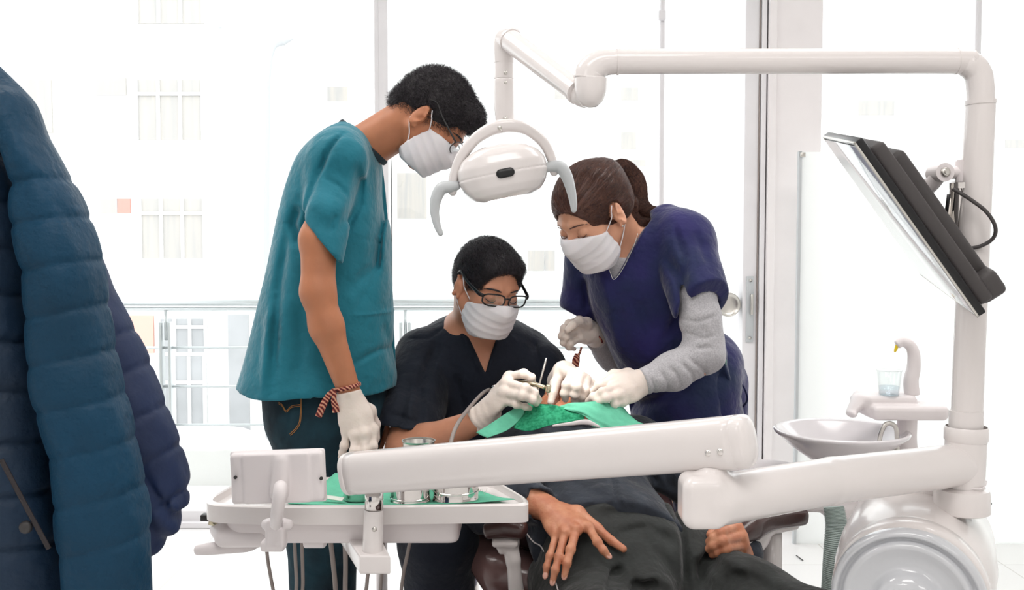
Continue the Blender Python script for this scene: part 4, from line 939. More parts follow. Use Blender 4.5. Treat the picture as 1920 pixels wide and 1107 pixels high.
G_.cut(plane(P(654, 738, 2.13), P(645, 690, 2.13) - P(657, 748, 2.13)), .002)
G_.u(Shape(.002).u(seg(P(653.5, 737, 2.13), P(657, 749, 2.13), .0285, .0282, sq=((0, 1, 0), .88))).cut(plane(P(652, 734, 2.13), P(645, 690, 2.13) - P(657, 748, 2.13)), .002).cut(plane(P(658, 751, 2.13), -(P(645, 690, 2.13) - P(657, 748, 2.13))), .002).prim(), .0015)
G_.disp(ripple(.0007, 90, 4))
grow('latex_glove', G_, .0018, M_glove, pA, relax=1, label='off-white latex glove on the hanging hand')
# woven bracelet with hanging ends
wv = mat('woven_band', srgb(150, 60, 52), .9); nt = wv.node_tree; wtx = nt.nodes.new('ShaderNodeTexWave'); wtx.inputs['Scale'].default_value = 60; wtx.inputs['Distortion'].default_value = 6; wtx.bands_direction = 'DIAGONAL'
cr_ = nt.nodes.new('ShaderNodeValToRGB'); cr_.color_ramp.elements[0].color = (*srgb(60, 30, 36), 1); cr_.color_ramp.elements[1].color = (*srgb(214, 170, 140), 1); e_ = cr_.color_ramp.elements.new(.45); e_.color = (*srgb(170, 62, 54), 1)
tc_ = nt.nodes.new('ShaderNodeTexCoord'); nt.links.new(tc_.outputs['Object'], wtx.inputs[0]); nt.links.new(wtx.outputs[0], cr_.inputs[0]); nt.links.new(cr_.outputs[0], nt.nodes['Principled BSDF'].inputs['Base Color'])
bx_ = unit(P(657, 748, 2.13) - P(645, 700, 2.13)); ua = unit(np.cross(bx_, A_(0, 1, 0))); wc = P(651, 726, 2.13)
br_ = obj('woven_bracelet', tube([wc + ua * .0285 * math.cos(a) + A_(0, 1, 0) * .0255 * math.sin(a) for a in np.linspace(0, 2 * math.pi, 32, endpoint=False)], .0045, 10, closed=True, smooth=False, flat=.5, up=bx_), wv, pA)
for tail in ([(626, 731), (616, 742), (607, 758), (601, 772), (597, 782)], [(628, 735), (626, 750), (629, 764), (630, 774)]):
    obj('bracelet_tail', tube([P(x, y, 2.105) for x, y in tail], [.004, .006, .0075, .0075, .007][:len(tail)], 10, flat=.22, up=(1, 0, 0)), wv, br_)
# hair
def hair_cap(h, t=.009, hl=-.052, front=.02, side_cut=None, extra=None, k=.008, nape=-.045, temple=.062, rip=.0012, rs=70):
    S = Shape(.01); S.u(h.e((0, -.013, .031), (.0745 + t, .0945 + t, .081 + t))).u(h.e((0, -.047, .0), (.062 + t * .8, .055 + t * .8, .06 + t * .6)), .02)
    if extra: extra(S)
    S.sub(h.e((0, .117, hl), (.0995, .078, .115)), .006)          # the face
    S.cut(plane(h.W(0, -.05, nape), h.R @ A_(0, -.25, -1)), .006)
    for x in (-1, 1):
        S.sub(h.e((x * .088, -.003, h.ez - .002), (.032, .0275, .039)), .004)     # round the ears
        S.sub(h.e((x * .086, .05, -.05), (.05, .055, .055)), .006)
    S.disp(ripple(rip, rs, 5)); return S
HS = hair_cap(hA, .003, nape=-.07, extra=lambda S: S.u(hA.e((0, -.074, -.036), (.042, .03, .036)), .02).u(hA.e((0, .058, .074), (.054, .032, .032)), .02), rip=.0005, rs=150)
hairA = grow('hair', HS, .003, M_hairA, bodyA, relax=0)
strands(hairA, HS, lambda p: hA.f * .6 - hA.u * .1, 9000, .015, M_hairB2, hairA, r=.0005, lift=.0028, spread=.8, gro=.7, seed=2)
brows_lashes(hA, bodyA, M_hairA)
M_eye = mat('eye_white', srgb(215, 205, 200), .2)
for x in (-1, 1): obj('eyeball', lathe([(0, .0115), (.004, .011), (.008, .008), (.0112, .0), (0, -.01)], hA.W(x * .0325, .0765, -.0035), hA.f, 20), M_eye, bodyA)
MS = mask_shape(hA, side=.026)
mkA = grow('face_mask', MS, .002, M_mask, pA); ear_loops(hA, mkA)
glasses(hA, pA, M_dark, t=.0012, temples=(-1, 1), temple_t=.0016, y=.106, z=.0)
# teal shirt
tS = [(236, 632, 668, 2.35, .06), (250, 606, 690, 2.35, .12), (275, 582, 706, 2.35, .16), (300, 563, 715, 2.35, .175), (350, 544, 722, 2.35, .175), (400, 529, 727, 2.35, .165), (450, 517, 731, 2.35, .158), (500, 505, 733, 2.35, .158),
      (550, 492, 736, 2.35, .162), (600, 480, 738, 2.35, .168), (650, 468, 740, 2.35, .175), (700, 454, 742, 2.35, .182), (735, 443, 743, 2.35, .188), (775, 432, 745, 2.35, .19)]
T_ = Shape(.02); T_.u(stack(rows_px(tS), power=2.1, sm=1))
T_.u(seg(P(648, 268, 2.27), P(640, 300, 2.2), .035, .06), .04)
sl = Shape(.02); sl.u(seg(P(634, 290, 2.225), P(597, 480, 2.13), .062, .0565, sq=((0, 1, 0), .95))); sl.u(seg(P(610, 400, 2.15), P(584, 440, 2.15), .05, .03), .02)
pc1, pc2 = P(556, 404, 2.13), P(632, 490, 2.13); dd_ = unit(pc2 - pc1); nrm = unit(A_(dd_[2], -.1, -dd_[0])); nrm = nrm if nrm[2] < 0 else -nrm
sl.cut(plane(pc1, nrm), .002)
T_.u(sl.prim(), .014)
T_.u(seg(P(634, 290, 2.47), P(640, 440, 2.53), .062, .06), .03)
SL2 = seg(P(598, 476, 2.14), P(592, 560, 2.125), .040, .05)
T_.sub(SL2, .003)
T_.sub(seg(P(690, 258, 2.35), P(800, 150, 2.35), .056, .066), .004)
# hem: slightly uneven, with a side vent
hc_ = P(600, 751, 2.17)
T_.cut((lambda p: (hc_[2] + .010 * np.clip((p[:, 1] - 2.2) / .2, 0, 1.2) + .0015 * np.sin(p[:, 0] * 25)) - p[:, 2], A_(-9, -9, -9), A_(9, 9, 9)), .002)
T_.sub(seg(P(590, 640, 2.165), P(589, 770, 2.155), .0015, .0055), .002)
ins_ = Shape(.01); ins_.u(stack([(a, b, c, d - .013, e - .013) for a, b, c, d, e in rows_px(tS)], power=2.1)); ins_.cut(plane(P(600, 716, 2.35), (0, 0, 1)), .01); T_.sub(ins_.prim(), .002)
for px, w, a in ([[(640, 250), (600, 320), (575, 400), (560, 440)], .008, .006], [[(650, 240), (612, 290), (600, 330)], .005, .004], [[(690, 290), (700, 400), (690, 500), (640, 560)], .012, .007], [[(672, 300), (665, 380), (640, 440)], .009, .006],
                 [[(604, 330), (640, 350), (655, 370)], .004, .003], [[(640, 400), (625, 440)], .006, .005], [[(708, 330), (708, 420), (704, 520)], .010, -.004], [[(530, 420), (512, 560), (508, 740)], .012, .008], [[(552, 380), (540, 420), (560, 470)], .012, .012],
                 [[(500, 560), (490, 740)], .012, -.008], [[(560, 560), (556, 740)], .02, .008], [[(700, 450), (690, 520), (660, 590)], .009, .0025], [[(660, 445), (690, 452), (706, 460)], .004, .0015], [[(645, 595), (735, 592)], .0025, -.002],
                 [[(650, 690), (700, 665), (735, 670)], .006, .004], [[(706, 598), (716, 680), (728, 720)], .006, .003], [[(726, 600), (716, 700)], .006, .003], [[(618, 470), (565, 425)], .003, -.0015]):
    T_.disp(fold(px, 2.17, w * 1.0, a * 1.6, ylim=2.4))
T_.disp(ripple(.0032, 15, 7, (1, 1, .45)))
shirtA = grow('scrub_top', T_, .0042, M_teal, pA, relax=1)
cc_ = P(678, 270, 2.35); cn = unit(P(715, 308, 2.35) - P(637, 234, 2.35))
obj('collar', tube([cc_ + cn * .069 * math.cos(a) + A_(0, 1, 0) * .07 * math.sin(a) + unit(P(800, 150, 2.35) - P(690, 258, 2.35)) * .005 for a in np.linspace(0, 2 * math.pi, 40, endpoint=False)], .0075, 12, closed=True, smooth=False, flat=.5, up=unit(P(690, 258, 2.35) - P(800, 150, 2.35))), M_collar, shirtA, label='dark ribbed collar')
S = Shape(.004); S.u(rbox(P(690, 665, 2.168), (.108, .012, .15), frame_from((0, 0, 1), (0.35, 1, 0)), .003)); 
# jeans
Jn = Shape(.02); jt = [(680, 490, 722, 2.35, .14), (735, 494, 724, 2.35, .15), (770, 499, 726, 2.35, .155), (800, 506, 722, 2.35, .155), (840, 530, 712, 2.35, .15), (870, 545, 700, 2.35, .14), (900, 552, 690, 2.35, .12)]
Jn.u(stack(rows_px(jt), power=2.3))
for d0, x0_, x1_ in ((2.27, 600, 597), (2.44, 618, 622)):
    Jn.u(seg(P(x0_, 830, d0), P(x1_, 1000, d0), .095, .07), .03); Jn.u(seg(P(x1_, 1000, d0), A_(P(x1_ - 8, 1000, d0)[0], d0, .13), .066, .06), .02)
Jn.cut(plane(A_(0, 0, .1), (0, 0, -1)), .004)
Jn.disp(ripple(.004, 22, 9, (1, 1, .6)))
for px, w, a in ([[(585, 760), (590, 850), (590, 900)], .004, .002], [[(545, 750), (545, 800), (530, 832)], .003, .002], [[(560, 1000), (600, 1030), (640, 1020)], .008, .005], [[(560, 1060), (600, 1080), (640, 1070)], .008, .005]): Jn.disp(fold(px, 2.2, w, a))
jeansA = grow('jeans', Jn, .0045, M_jean, pA, relax=1)
def on_surface(S_, pts, d0=1.9, off=.003):
    """press points onto the near side of a shape along the depth direction"""
    q = np.array(pts, float); q[:, 1] = d0; done = np.zeros(len(q), bool)
    for _ in range(400):
        done |= S_.eval(q) < off; q[~done, 1] += .0015
    return q
for ln in ([(500, 770), (508, 774), (517, 785), (527, 776), (546, 772)], [(500, 773), (508, 777), (517, 788), (527, 779), (546, 775)], [(546, 752), (546, 800), (540, 815), (527, 828)], [(548, 752), (548, 801), (542, 817), (529, 831)]):
    obj('stitching', tube(on_surface(Jn, [P(x, y, 2.1) for x, y in ln]), .0007, 6, samples=20), M_thread, jeansA)
for d0, x_ in ((2.27, 597), (2.44, 622)):
    x_ = P(x_ - 8, 1000, d0)[0]; S = Shape(.02); S.u(ell((x_ + .05, d0, .045), (.135, .047, .04))); S.u(ell((x_ - .03, d0, .07), (.06, .045, .06))); S.cut(plane((0, 0, .004), (0, 0, -1)), .004); grow('shoe', S, .005, M_shoe, pA)
# ------------------------------------------------------------------ seated man in dark navy scrubs, black glasses
pB = thing('person', 'person seated behind the patient in dark navy scrubs and black glasses, holding a drill', 'person', (P(880, 900, 2.6)[0], 2.6, 0))
ps, th_ = math.radians(30), math.radians(22)
hB = Head(P(914, 534, 2.4), (math.sin(ps) * math.cos(th_), -math.cos(ps) * math.cos(th_), -math.sin(th_)), (0, 0, 1), roll=-math.radians(5), scale=.94, flare=1.0, out=.004)
B_ = face_shape(hB); B_.k = .02
B_.u(seg(hB.W(0, -.03, -.05), P(893, 640, 2.56), .057, .064), .03)
B_.u(seg(P(893, 655, 2.56), P(880, 900, 2.6), .115, .13), .03)
B_.u(seg(P(800, 668, 2.56), P(980, 655, 2.57), .058, .055), .03); B_.u(seg(P(860, 640, 2.5), P(905, 690, 2.48), .05, .05), .04); B_.u(seg(P(940, 640, 2.5), P(908, 690, 2.48), .04, .05), .04)
elB, wB = P(762, 842, 2.28), P(896, 790, 2.2)
B_.u(seg(P(792, 670, 2.5), elB, .053, .045), .02); B_.u(seg(elB, P(800, 832, 2.26), .046, .043), .02); B_.u(seg(P(800, 832, 2.26), wB, .043, .026), .02)
elB2 = P(1068, 800, 2.42); B_.u(seg(P(1000, 670, 2.55), elB2, .05, .042), .02); B_.u(seg(elB2, P(1052, 712, 2.33), .04, .026), .02)
for x0_, x1_, d1 in ((850, 822, 2.12), (930, 1050, 2.25)):
    kn = A_(P(x1_, 1040, d1)[0], d1, .53); B_.u(seg(A_(P(x0_, 1000, 2.6)[0], 2.6, .55), kn, .09, .066), .03); B_.u(seg(kn, A_(kn[0], kn[1] + .12, .09), .058, .04), .03)
bk = dict(r=.0092, fk=.008)
HR, nR = hand_shape(P(905, 783, 2.2), [J((955, 707, 2.195), (982, 701, 2.155), (996, 709, 2.155), (1000, 720, 2.17)), J((950, 719, 2.175), (985, 728, 2.115), (1002, 738, 2.125), (1010, 750, 2.15)), J((946, 736, 2.16), (980, 743, 2.105), (998, 750, 2.115), (1005, 757, 2.14)), J((943, 752, 2.165), (968, 759, 2.125), (985, 763, 2.135), (993, 766, 2.15))],
                    J((932, 738, 2.235), (956, 728, 2.255), (980, 727, 2.25), (1000, 727, 2.225)), **bk)
HL, nL = hand_shape(P(1056, 698, 2.31), [J((1073, 703, 2.22), (1062, 722, 2.17), (1058, 738, 2.17), (1060, 749, 2.18)), J((1087, 706, 2.225), (1082, 726, 2.168), (1078, 740, 2.172), (1077, 751, 2.19)), J((1098, 713, 2.235), (1097, 732, 2.185), (1092, 744, 2.185), (1089, 753, 2.2)), J((1107, 721, 2.255), (1108, 736, 2.21), (1103, 746, 2.21), (1099, 754, 2.22))],
                    J((1050, 702, 2.275), (1041, 720, 2.245), (1037, 738, 2.225), (1033, 754, 2.215)), **bk)
B_.u(HR.prim(-.002), .006).u(HL.prim(-.002), .006)
bodyB = grow('body', B_, .0032, M_skB, pB, relax=1)
G_ = Shape(.006); G_.u(HR.prim()); G_.u(seg(P(880, 800, 2.205), P(915, 775, 2.2), .033, .029, sq=((0, 1, 0), .95)), .014); ax_ = P(915, 775, 2.2) - P(880, 800, 2.205); G_.cut(plane(P(889, 793, 2.2), -ax_), .002)
G_.disp((lambda p, c=P(889, 793, 2.2), a=unit(ax_): .0016 * np.sin(((p - c) @ a) * 420 + 1.3 * np.sin(p[:, 2] * 90)) * np.exp(-np.clip((p - c) @ a, 0, 1) / .02), A_(-9, -9, -9), A_(9, 9, 9))); G_.disp(ripple(.0006, 90, 5))
grow('latex_glove', G_, .0018, M_glove, pB, relax=1, label='off-white latex glove holding the drill')
G_ = Shape(.006); G_.u(HL.prim()); G_.u(seg(P(1050, 715, 2.36), P(1058, 700, 2.3), .03, .028), .012); G_.disp(ripple(.0006, 90, 6))
grow('latex_glove', G_, .0018, M_glove, pB, relax=1, label='off-white latex glove bent over the mouth')
HS = hair_cap(hB, .0045, hl=-.034, extra=lambda S: S.u(hB.e((0, .048, .07), (.058, .036, .03)), .02), rip=.0006, rs=80)
hairB = grow('hair', HS, .0028, M_hairB, bodyB, relax=0)
strands(hairB, HS, lambda p: hB.f * 1.0 - hB.u * .25 - (hB.L(p)[:, 0] * -6)[:, None] * hB.r * .3, 8000, .02, M_hairB2, hairB, r=.00045, lift=.0024, spread=.22, gro=.45, seed=3)
brows_lashes(hB, bodyB, M_hairB, .0034)
MS = mask_shape(hB, side=.03, top=-.015); mkB = grow('face_mask', MS, .002, M_mask, pB); ear_loops(hB, mkB)
glasses(hB, pB, M_black, wx=.0285, wz=.0155, t=.0019, y=.107, z=.001, temple_t=.004)
# navy top with a V neck
T_ = Shape(.03)
tB = [(588, 846, 935, 2.56, .075), (600, 812, 975, 2.56, .10), (625, 782, 1008, 2.56, .125), (660, 765, 1022, 2.56, .14), (700, 755, 1028, 2.56, .148), (760, 748, 1026, 2.57, .15), (830, 742, 1010, 2.58, .16), (900, 738, 1004, 2.6, .17), (950, 738, 1004, 2.6, .17)]
T_.u(stack(rows_px(tB), power=2.2))
sl = Shape(.02); sl.u(seg(P(798, 668, 2.51), P(764, 800, 2.34), .076, .080)); sl.u(seg(P(764, 800, 2.34), P(762, 840, 2.3), .080, .082))
c1, c2 = P(703, 796, 2.3), P(835, 812, 2.3); sl.cut(plane(c1, A_((c2 - c1)[2], -.02, -(c2 - c1)[0])), .002); sl.sub(seg(P(766, 846, 2.31), P(762, 900, 2.27), .058, .065), .003)
T_.u(sl.prim(), .02)
sl = Shape(.02); sl.u(seg(P(990, 665, 2.55), P(1012, 690, 2.5), .062, .062)).u(seg(P(1012, 690, 2.5), P(1030, 770, 2.46), .062, .055)); T_.u(sl.prim(), .02)
T_.sub(wedge([P(x, y, 2.42)[[0, 2]] for x, y in ((853, 583), (868, 560), (940, 560), (938, 618), (911, 708))], 2.2, 2.62), .004)
T_.sub(wedge([P(x, y, 2.56)[[0, 2]] for x, y in ((856, 585), (862, 540), (950, 540), (942, 600), (905, 640))], 2.3, 2.66), .006)
for px, w, a in ([[(752, 640), (800, 640), (835, 615)], .004, .003], [[(820, 640), (790, 720), (800, 800)], .014, .009], [[(775, 700), (760, 780)], .012, .006], [[(850, 700), (870, 790)], .014, .006], [[(960, 690), (950, 780)], .014, .006], [[(1000, 640), (1020, 720)], .010, .007],
                 [[(850, 600), (908, 712)], .004, -.003], [[(938, 620), (912, 712)], .004, -.003], [[(740, 760), (800, 775)], .006, .004], [[(715, 800), (830, 806)], .002, -.001]): T_.disp(fold(px, 2.4, w * .9, a * 1.5, ylim=2.6))
T_.disp(ripple(.003, 17, 12))
grow('scrub_top', T_, .0042, M_navy, pB, relax=1)
# trousers
Tr = Shape(.03); Tr.u(ell(A_(P(880, 950, 2.6)[0], 2.62, .56), (.17, .16, .11)))
for x0_, x1_, d1 in ((850, 822, 2.12), (930, 1050, 2.25)):
    kn = A_(P(x1_, 1040, d1)[0], d1, .53); Tr.u(seg(A_(P(x0_, 1000, 2.6)[0], 2.6, .55), kn, .10, .082), .03); Tr.u(seg(kn, A_(kn[0], kn[1] + .10, .12), .08, .07), .03)
Tr.cut(plane(A_(0, 0, .1), (0, 0, -1)), .004); Tr.disp(ripple(.004, 20, 14))
grow('trousers', Tr, .006, M_navy, pB, relax=1)
for x1_, d1 in ((822, 2.12), (1050, 2.25)):
    kn = A_(P(x1_, 1040, d1)[0], d1 + .12, 0); S = Shape(.02); S.u(ell(kn + A_(0, -.05, .045), (.047, .135, .04))); S.u(ell(kn + A_(0, .03, .07), (.045, .06, .06))); S.cut(plane((0, 0, .004), (0, 0, -1)), .004); grow('shoe', S, .006, M_shoe, pB)
# stool
sx = P(880, 950, 2.64)[0]
st_ = thing('stool', 'round dark padded stool on castors under the seated man', 'stool', (sx, 2.66, 0))
obj('seat', lathe([(0, .03), (.15, .03), (.175, .015), (.18, -.01), (.17, -.03), (0, -.03)], (sx, 2.66, .435), (0, 0, 1), 40), M_maroon, st_)
obj('stem', tube([(sx, 2.66, .08), (sx, 2.66, .41)], .025, 20, smooth=False), M_chrome, st_)
for k in range(5):
    a = k * 2 * math.pi / 5 + .3; e = A_(sx + .24 * math.cos(a), 2.66 + .24 * math.sin(a), .07)
    lg = obj('leg', tube([(sx, 2.66, .1), e], [.022, .014], 12, smooth=False), M_chrome, st_); obj('castor', lathe([(0, .012), (.024, .012), (.026, 0), (.024, -.012), (0, -.012)], e - A_(0, 0, .044), (-math.sin(a), math.cos(a), 0), 20), M_black, lg)
# the drill, its hose and the suction rod
dr = thing('dental_drill', 'pale metal dental drill held in the seated man gloved hand', 'dental drill', P(979, 720, 2.18))
obj('drill_body', tube([P(926, 727, 2.245), P(950, 722, 2.21), P(980, 718.5, 2.165), P(1005, 722, 2.14), P(1022, 727, 2.125)], [.0055, .006, .0056, .0046, .0042], 20), M_gold, dr)
obj('drill_head', [lathe([(0, .0085), (.0048, .008), (.0058, .006), (.0058, -.006), (.005, -.008), (0, -.0085)], P(1028, 729, 2.12), (.15, 0, 1), 24)], M_gold, dr)
obj('bur', tube([P(1027.5, 733, 2.12), P(1026, 742, 2.122)], .0008, 8, smooth=False), M_steelb, dr)
obj('water_needle', tube([P(1026, 722, 2.12), P(1025, 714, 2.12)], .0006, 6, smooth=False), M_dark, dr)
obj('hose_connector', tube([P(922, 729, 2.25), P(932, 726, 2.235)], .0062, 20, smooth=False), M_chrome, dr, label='bright steel hose connector')
obj('drill_hose', tube([P(923, 729, 2.25), P(905, 738, 2.25), P(880, 765, 2.2), P(860, 792, 2.1), P(848, 820, 2.02), P(840, 860, 1.97), P(820, 940, 1.99), P(800, 985, 1.97)], .0042, 14), M_hose, dr)
tag(obj('suction_rod', tube([P(1024, 673, 2.22), P(1010, 726, 2.2), P(1006, 745, 2.2)], [.0022, .0022, .0016], 14, smooth=False, rnd=.002), M_steelb), 'thin clear shining rod standing up from the mouth beside the drill', 'dental rod')
# ------------------------------------------------------------------ assistant leaning in from the right
pC = thing('person', 'person with brown ponytail leaning over from the right in purple navy scrubs', 'person', (P(1310, 900, 2.55)[0], 2.55, 0))
ps, th_ = math.radians(52), math.radians(37)
hC = Head(P(1112, 399, 2.35), (-math.sin(ps) * math.cos(th_), -math.cos(ps) * math.cos(th_), -math.sin(th_)), (0, 0, 1), roll=0.0, scale=.985, flare=.6, out=.001)
B_ = face_shape(hC, female=True); B_.k = .02
B_.u(seg(hC.W(0, -.035, -.045), P(1190, 470, 2.46), .044, .052), .03)
B_.u(seg(P(1200, 500, 2.47), P(1285, 760, 2.52), .095, .11), .03); B_.u(seg(P(1130, 480, 2.5), P(1270, 455, 2.4), .05, .055), .03); B_.u(seg(P(1150, 470, 2.42), P(1180, 540, 2.41), .05, .05), .03)
B_.u(seg(P(1290, 800, 2.52), P(1312, 900, 2.55), .105, .1), .03)
elC, wC = P(1318, 672, 2.26), P(1203, 717, 2.21)
B_.u(seg(P(1290, 455, 2.35), elC, .042, .035), .02); B_.u(seg(elC, wC, .034, .023), .02)
elC2 = P(1150, 668, 2.6); wC2 = P(1113, 627, 2.5)
B_.u(seg(P(1098, 490, 2.52), elC2, .04, .033), .02); B_.u(seg(elC2, wC2, .03, .022), .02)
for d0, dx in ((2.47, -.03), (2.63, .03)):
    x0_ = P(1325, 900, 2.55)[0] + dx; B_.u(seg(A_(x0_, d0, .78), A_(x0_ + .01, d0, .48), .08, .055), .03); B_.u(seg(A_(x0_ + .01, d0, .48), A_(x0_ + .04, d0 + .02, .09), .052, .038), .02)
HN, nN = hand_shape(P(1203, 718, 2.21), [J((1150, 711, 2.205), (1126, 722, 2.18), (1109, 736, 2.19), (1097, 747, 2.2)), J((1153, 727, 2.18), (1129, 735, 2.145), (1113, 744, 2.155), (1103, 752, 2.172)), J((1159, 742, 2.168), (1137, 747, 2.135), (1123, 752, 2.145), (1114, 757, 2.162)), J((1167, 754, 2.175), (1151, 759, 2.153), (1141, 763, 2.162), (1133, 766, 2.172))],
                    J((1177, 704, 2.235), (1151, 702, 2.255), (1128, 714, 2.25), (1110, 732, 2.235)), r=.0086, wrist_r=.022, fk=.008)
HF, nF = hand_shape(P(1112, 624, 2.5), [J((1086, 602, 2.48), (1066, 606, 2.44), (1059, 620, 2.43), (1066, 630, 2.44)), J((1081, 611, 2.46), (1058, 616, 2.42), (1053, 631, 2.42), (1062, 641, 2.43)), J((1082, 623, 2.45), (1061, 632, 2.41), (1056, 643, 2.415), (1067, 650, 2.43)), J((1087, 634, 2.45), (1070, 645, 2.42), (1067, 652, 2.425), (1077, 655, 2.44))],
                    J((1100, 607, 2.465), (1086, 603, 2.43), (1074, 610, 2.40), (1064, 619, 2.395)), r=.0084)
B_.u(HN.prim(-.002), .006).u(HF.prim(-.002), .006)
bodyC = grow('body', B_, .0032, M_skC, pC, relax=1)
G_ = Shape(.006); G_.u(HN.prim()); G_.u(seg(P(1212, 713, 2.212), P(1195, 720, 2.21), .0285, .027), .01); G_.cut(plane(P(1209, 714, 2.212), P(1212, 713, 2.212) - P(1195, 720, 2.21)), .002); G_.disp(ripple(.0006, 90, 8))
grow('latex_glove', G_, .0018, M_glove, pC, relax=1, label='off-white latex glove reaching to the mouth')
G_ = Shape(.006); G_.u(HF.prim()); G_.u(seg(P(1118, 632, 2.51), P(1108, 622, 2.495), .0285, .027), .01); G_.disp(ripple(.0006, 90, 9))
grow('latex_glove', G_, .0018, M_glove, pC, relax=1, label='off-white latex glove closed in a loose fist')
# hair combed back to a ponytail
tieC = P(1150, 318, 2.46)
HS = Shape(.01); t = .008
HS.u(hC.e((0, -.013, .031), (.0745 + t, .0945 + t, .081 + t))).u(hC.e((0, -.047, .0), (.062 + t, .055 + t, .06 + t * .6)), .02); HS.u(seg(hC.W(0, -.09, .05), tieC, .03, .018), .03)
HS.sub(hC.e((0, .119, -.04), (.0965, .076, .112)), .006); HS.cut(plane(hC.W(0, -.05, -.05), hC.R @ A_(0, -.3, -1)), .006)
for x in (-1, 1): HS.sub(hC.e((x * .089, .0, hC.ez), (.031, .026, .040)), .004); HS.sub(hC.e((x * .086, .05, -.055), (.045, .05, .055)), .006)
tl = unit(hC.L(tieC[None])[0])
def comb(p, amp=.0004, n_=46):
    q = hC.L(p); t0 = hC.L(tieC[None])[0]; v = q - t0; a = np.arctan2(v @ A_(1, 0, 0), v @ unit(np.cross(A_(1, 0, 0), t0))); return amp * np.sin(a * n_ + 2 * np.sin(a * 9))
HS.disp((comb, A_(-9, -9, -9), A_(9, 9, 9)))
hairC = grow('hair', HS, .0026, M_hairC, bodyC, relax=0)
strands(hairC, HS, lambda p: (tieC - p) / (np.linalg.norm(tieC - p, axis=1)[:, None] + 1e-6), 9000, .07, M_hairC2, hairC, r=.0004, lift=.0012, spread=.06, steps=7, seed=5)
PT = Shape(.012); pth = [tieC, P(1172, 322, 2.47), P(1186, 350, 2.47), P(1190, 385, 2.46), P(1208, 402, 2.44), P(1238, 402, 2.42)]; pth = list(catmull([tieC, P(1168, 316, 2.47), P(1190, 340, 2.47), P(1196, 378, 2.46), P(1214, 398, 2.44), P(1252, 397, 2.42)], 16)); PT.chain(pth, list(np.interp(np.linspace(0, 1, 16), [0, .2, .5, .75, .9, 1], [.012, .02, .023, .018, .011, .003])), .006); PT.chain([P(1180, 380, 2.43), P(1184, 410, 2.42), P(1202, 418, 2.41), P(1228, 412, 2.41)], [.018, .012, .008, .002])
PT.disp(ripple(.0005, 120, 3, (1, 1, .3)))
pony = grow('ponytail', PT, .0026, M_hairC, hairC, relax=0)
pts_ = np.array(pth)
def pdir(p):
    d = np.linalg.norm(p[:, None] - pts_[None, :-1], axis=2).argmin(1); v = pts_[d + 1] - pts_[d]; return v / np.linalg.norm(v, axis=1)[:, None]
strands(pony, PT, pdir, 4000, .07, M_hairC2, pony, r=.00045, lift=.0015, spread=.08, steps=6, seed=6)
obj('hair_tie', tube([tieC + hC.R @ (A_(math.cos(a), 0, math.sin(a)) * .0165) for a in np.linspace(0, 2 * math.pi, 20, endpoint=False)], .003, 8, closed=True, smooth=False), M_black, hairC)
brows_lashes(hC, bodyC, M_hairC, .0026)
for y, z, r in ((.006, -.0365, .0028), (-.010, -.029, .0022)): obj('earring', lathe([(0, r), (r * .7, r * .7), (r, 0), (r * .7, -r * .7), (0, -r)], hC.W(-.0835, y, z), (0, 0, 1), 16), M_steelb, pC)
MS = mask_shape(hC, side=.034, top=-.008); mkC = grow('face_mask', MS, .002, M_mask, pC); ear_loops(hC, mkC, side=.036)
# grey undershirt
U = Shape(.02)
U.u(seg(P(1160, 505, 2.43), P(1215, 560, 2.46), .075, .08)); U.u(seg(P(1190, 470, 2.46), P(1215, 520, 2.47), .072, .09), .03)
U.sub(seg(P(1205, 440, 2.45), P(1130, 398, 2.37), .052, .07), .004); U.sub(ell(P(1168, 468, 2.38), (.04, .05, .02)), .006)
arm = Shape(.012); arm.chain([P(1303, 520, 2.31), P(1314, 600, 2.275), elC + A_(.003, 0, .01)], [.042, .0475, .0455]); arm.chain([elC + A_(.003, 0, .01), P(1262, 697, 2.235), P(1210, 715, 2.21)], [.0455, .041, .031], .02)
arm.cut(plane(P(1203, 717, 2.21), P(1203, 717, 2.21) - P(1262, 697, 2.235)), .003)
for px, w, a in ([[(1275, 600), (1310, 605), (1355, 590)], .004, .003], [[(1280, 625), (1320, 635), (1350, 628)], .005, .003], [[(1300, 655), (1335, 650)], .005, .004], [[(1285, 668), (1315, 690), (1330, 712)], .005, .005], [[(1270, 675), (1295, 700), (1300, 722)], .005, .005], [[(1250, 682), (1268, 705), (1272, 730)], .005, .004], [[(1232, 690), (1247, 712), (1250, 738)], .004, .004], [[(1212, 700), (1222, 718), (1224, 742)], .0035, .0035]): arm.disp(fold(px, 2.22, w, a))
arm.disp(ripple(.0016, 45, 2)); U.u(arm.prim(), .004)
ar2 = Shape(.012); ar2.chain([P(1100, 560, 2.54), elC2, P(1120, 635, 2.52)], [.045, .043, .031]); ar2.cut(plane(P(1119, 633, 2.515), P(1119, 633, 2.515) - elC2), .003); ar2.disp(ripple(.0016, 45, 3)); U.u(ar2.prim(), .004)
grow('undershirt', U, .003, M_heather, pC, relax=1, label='grey heather long-sleeved undershirt')
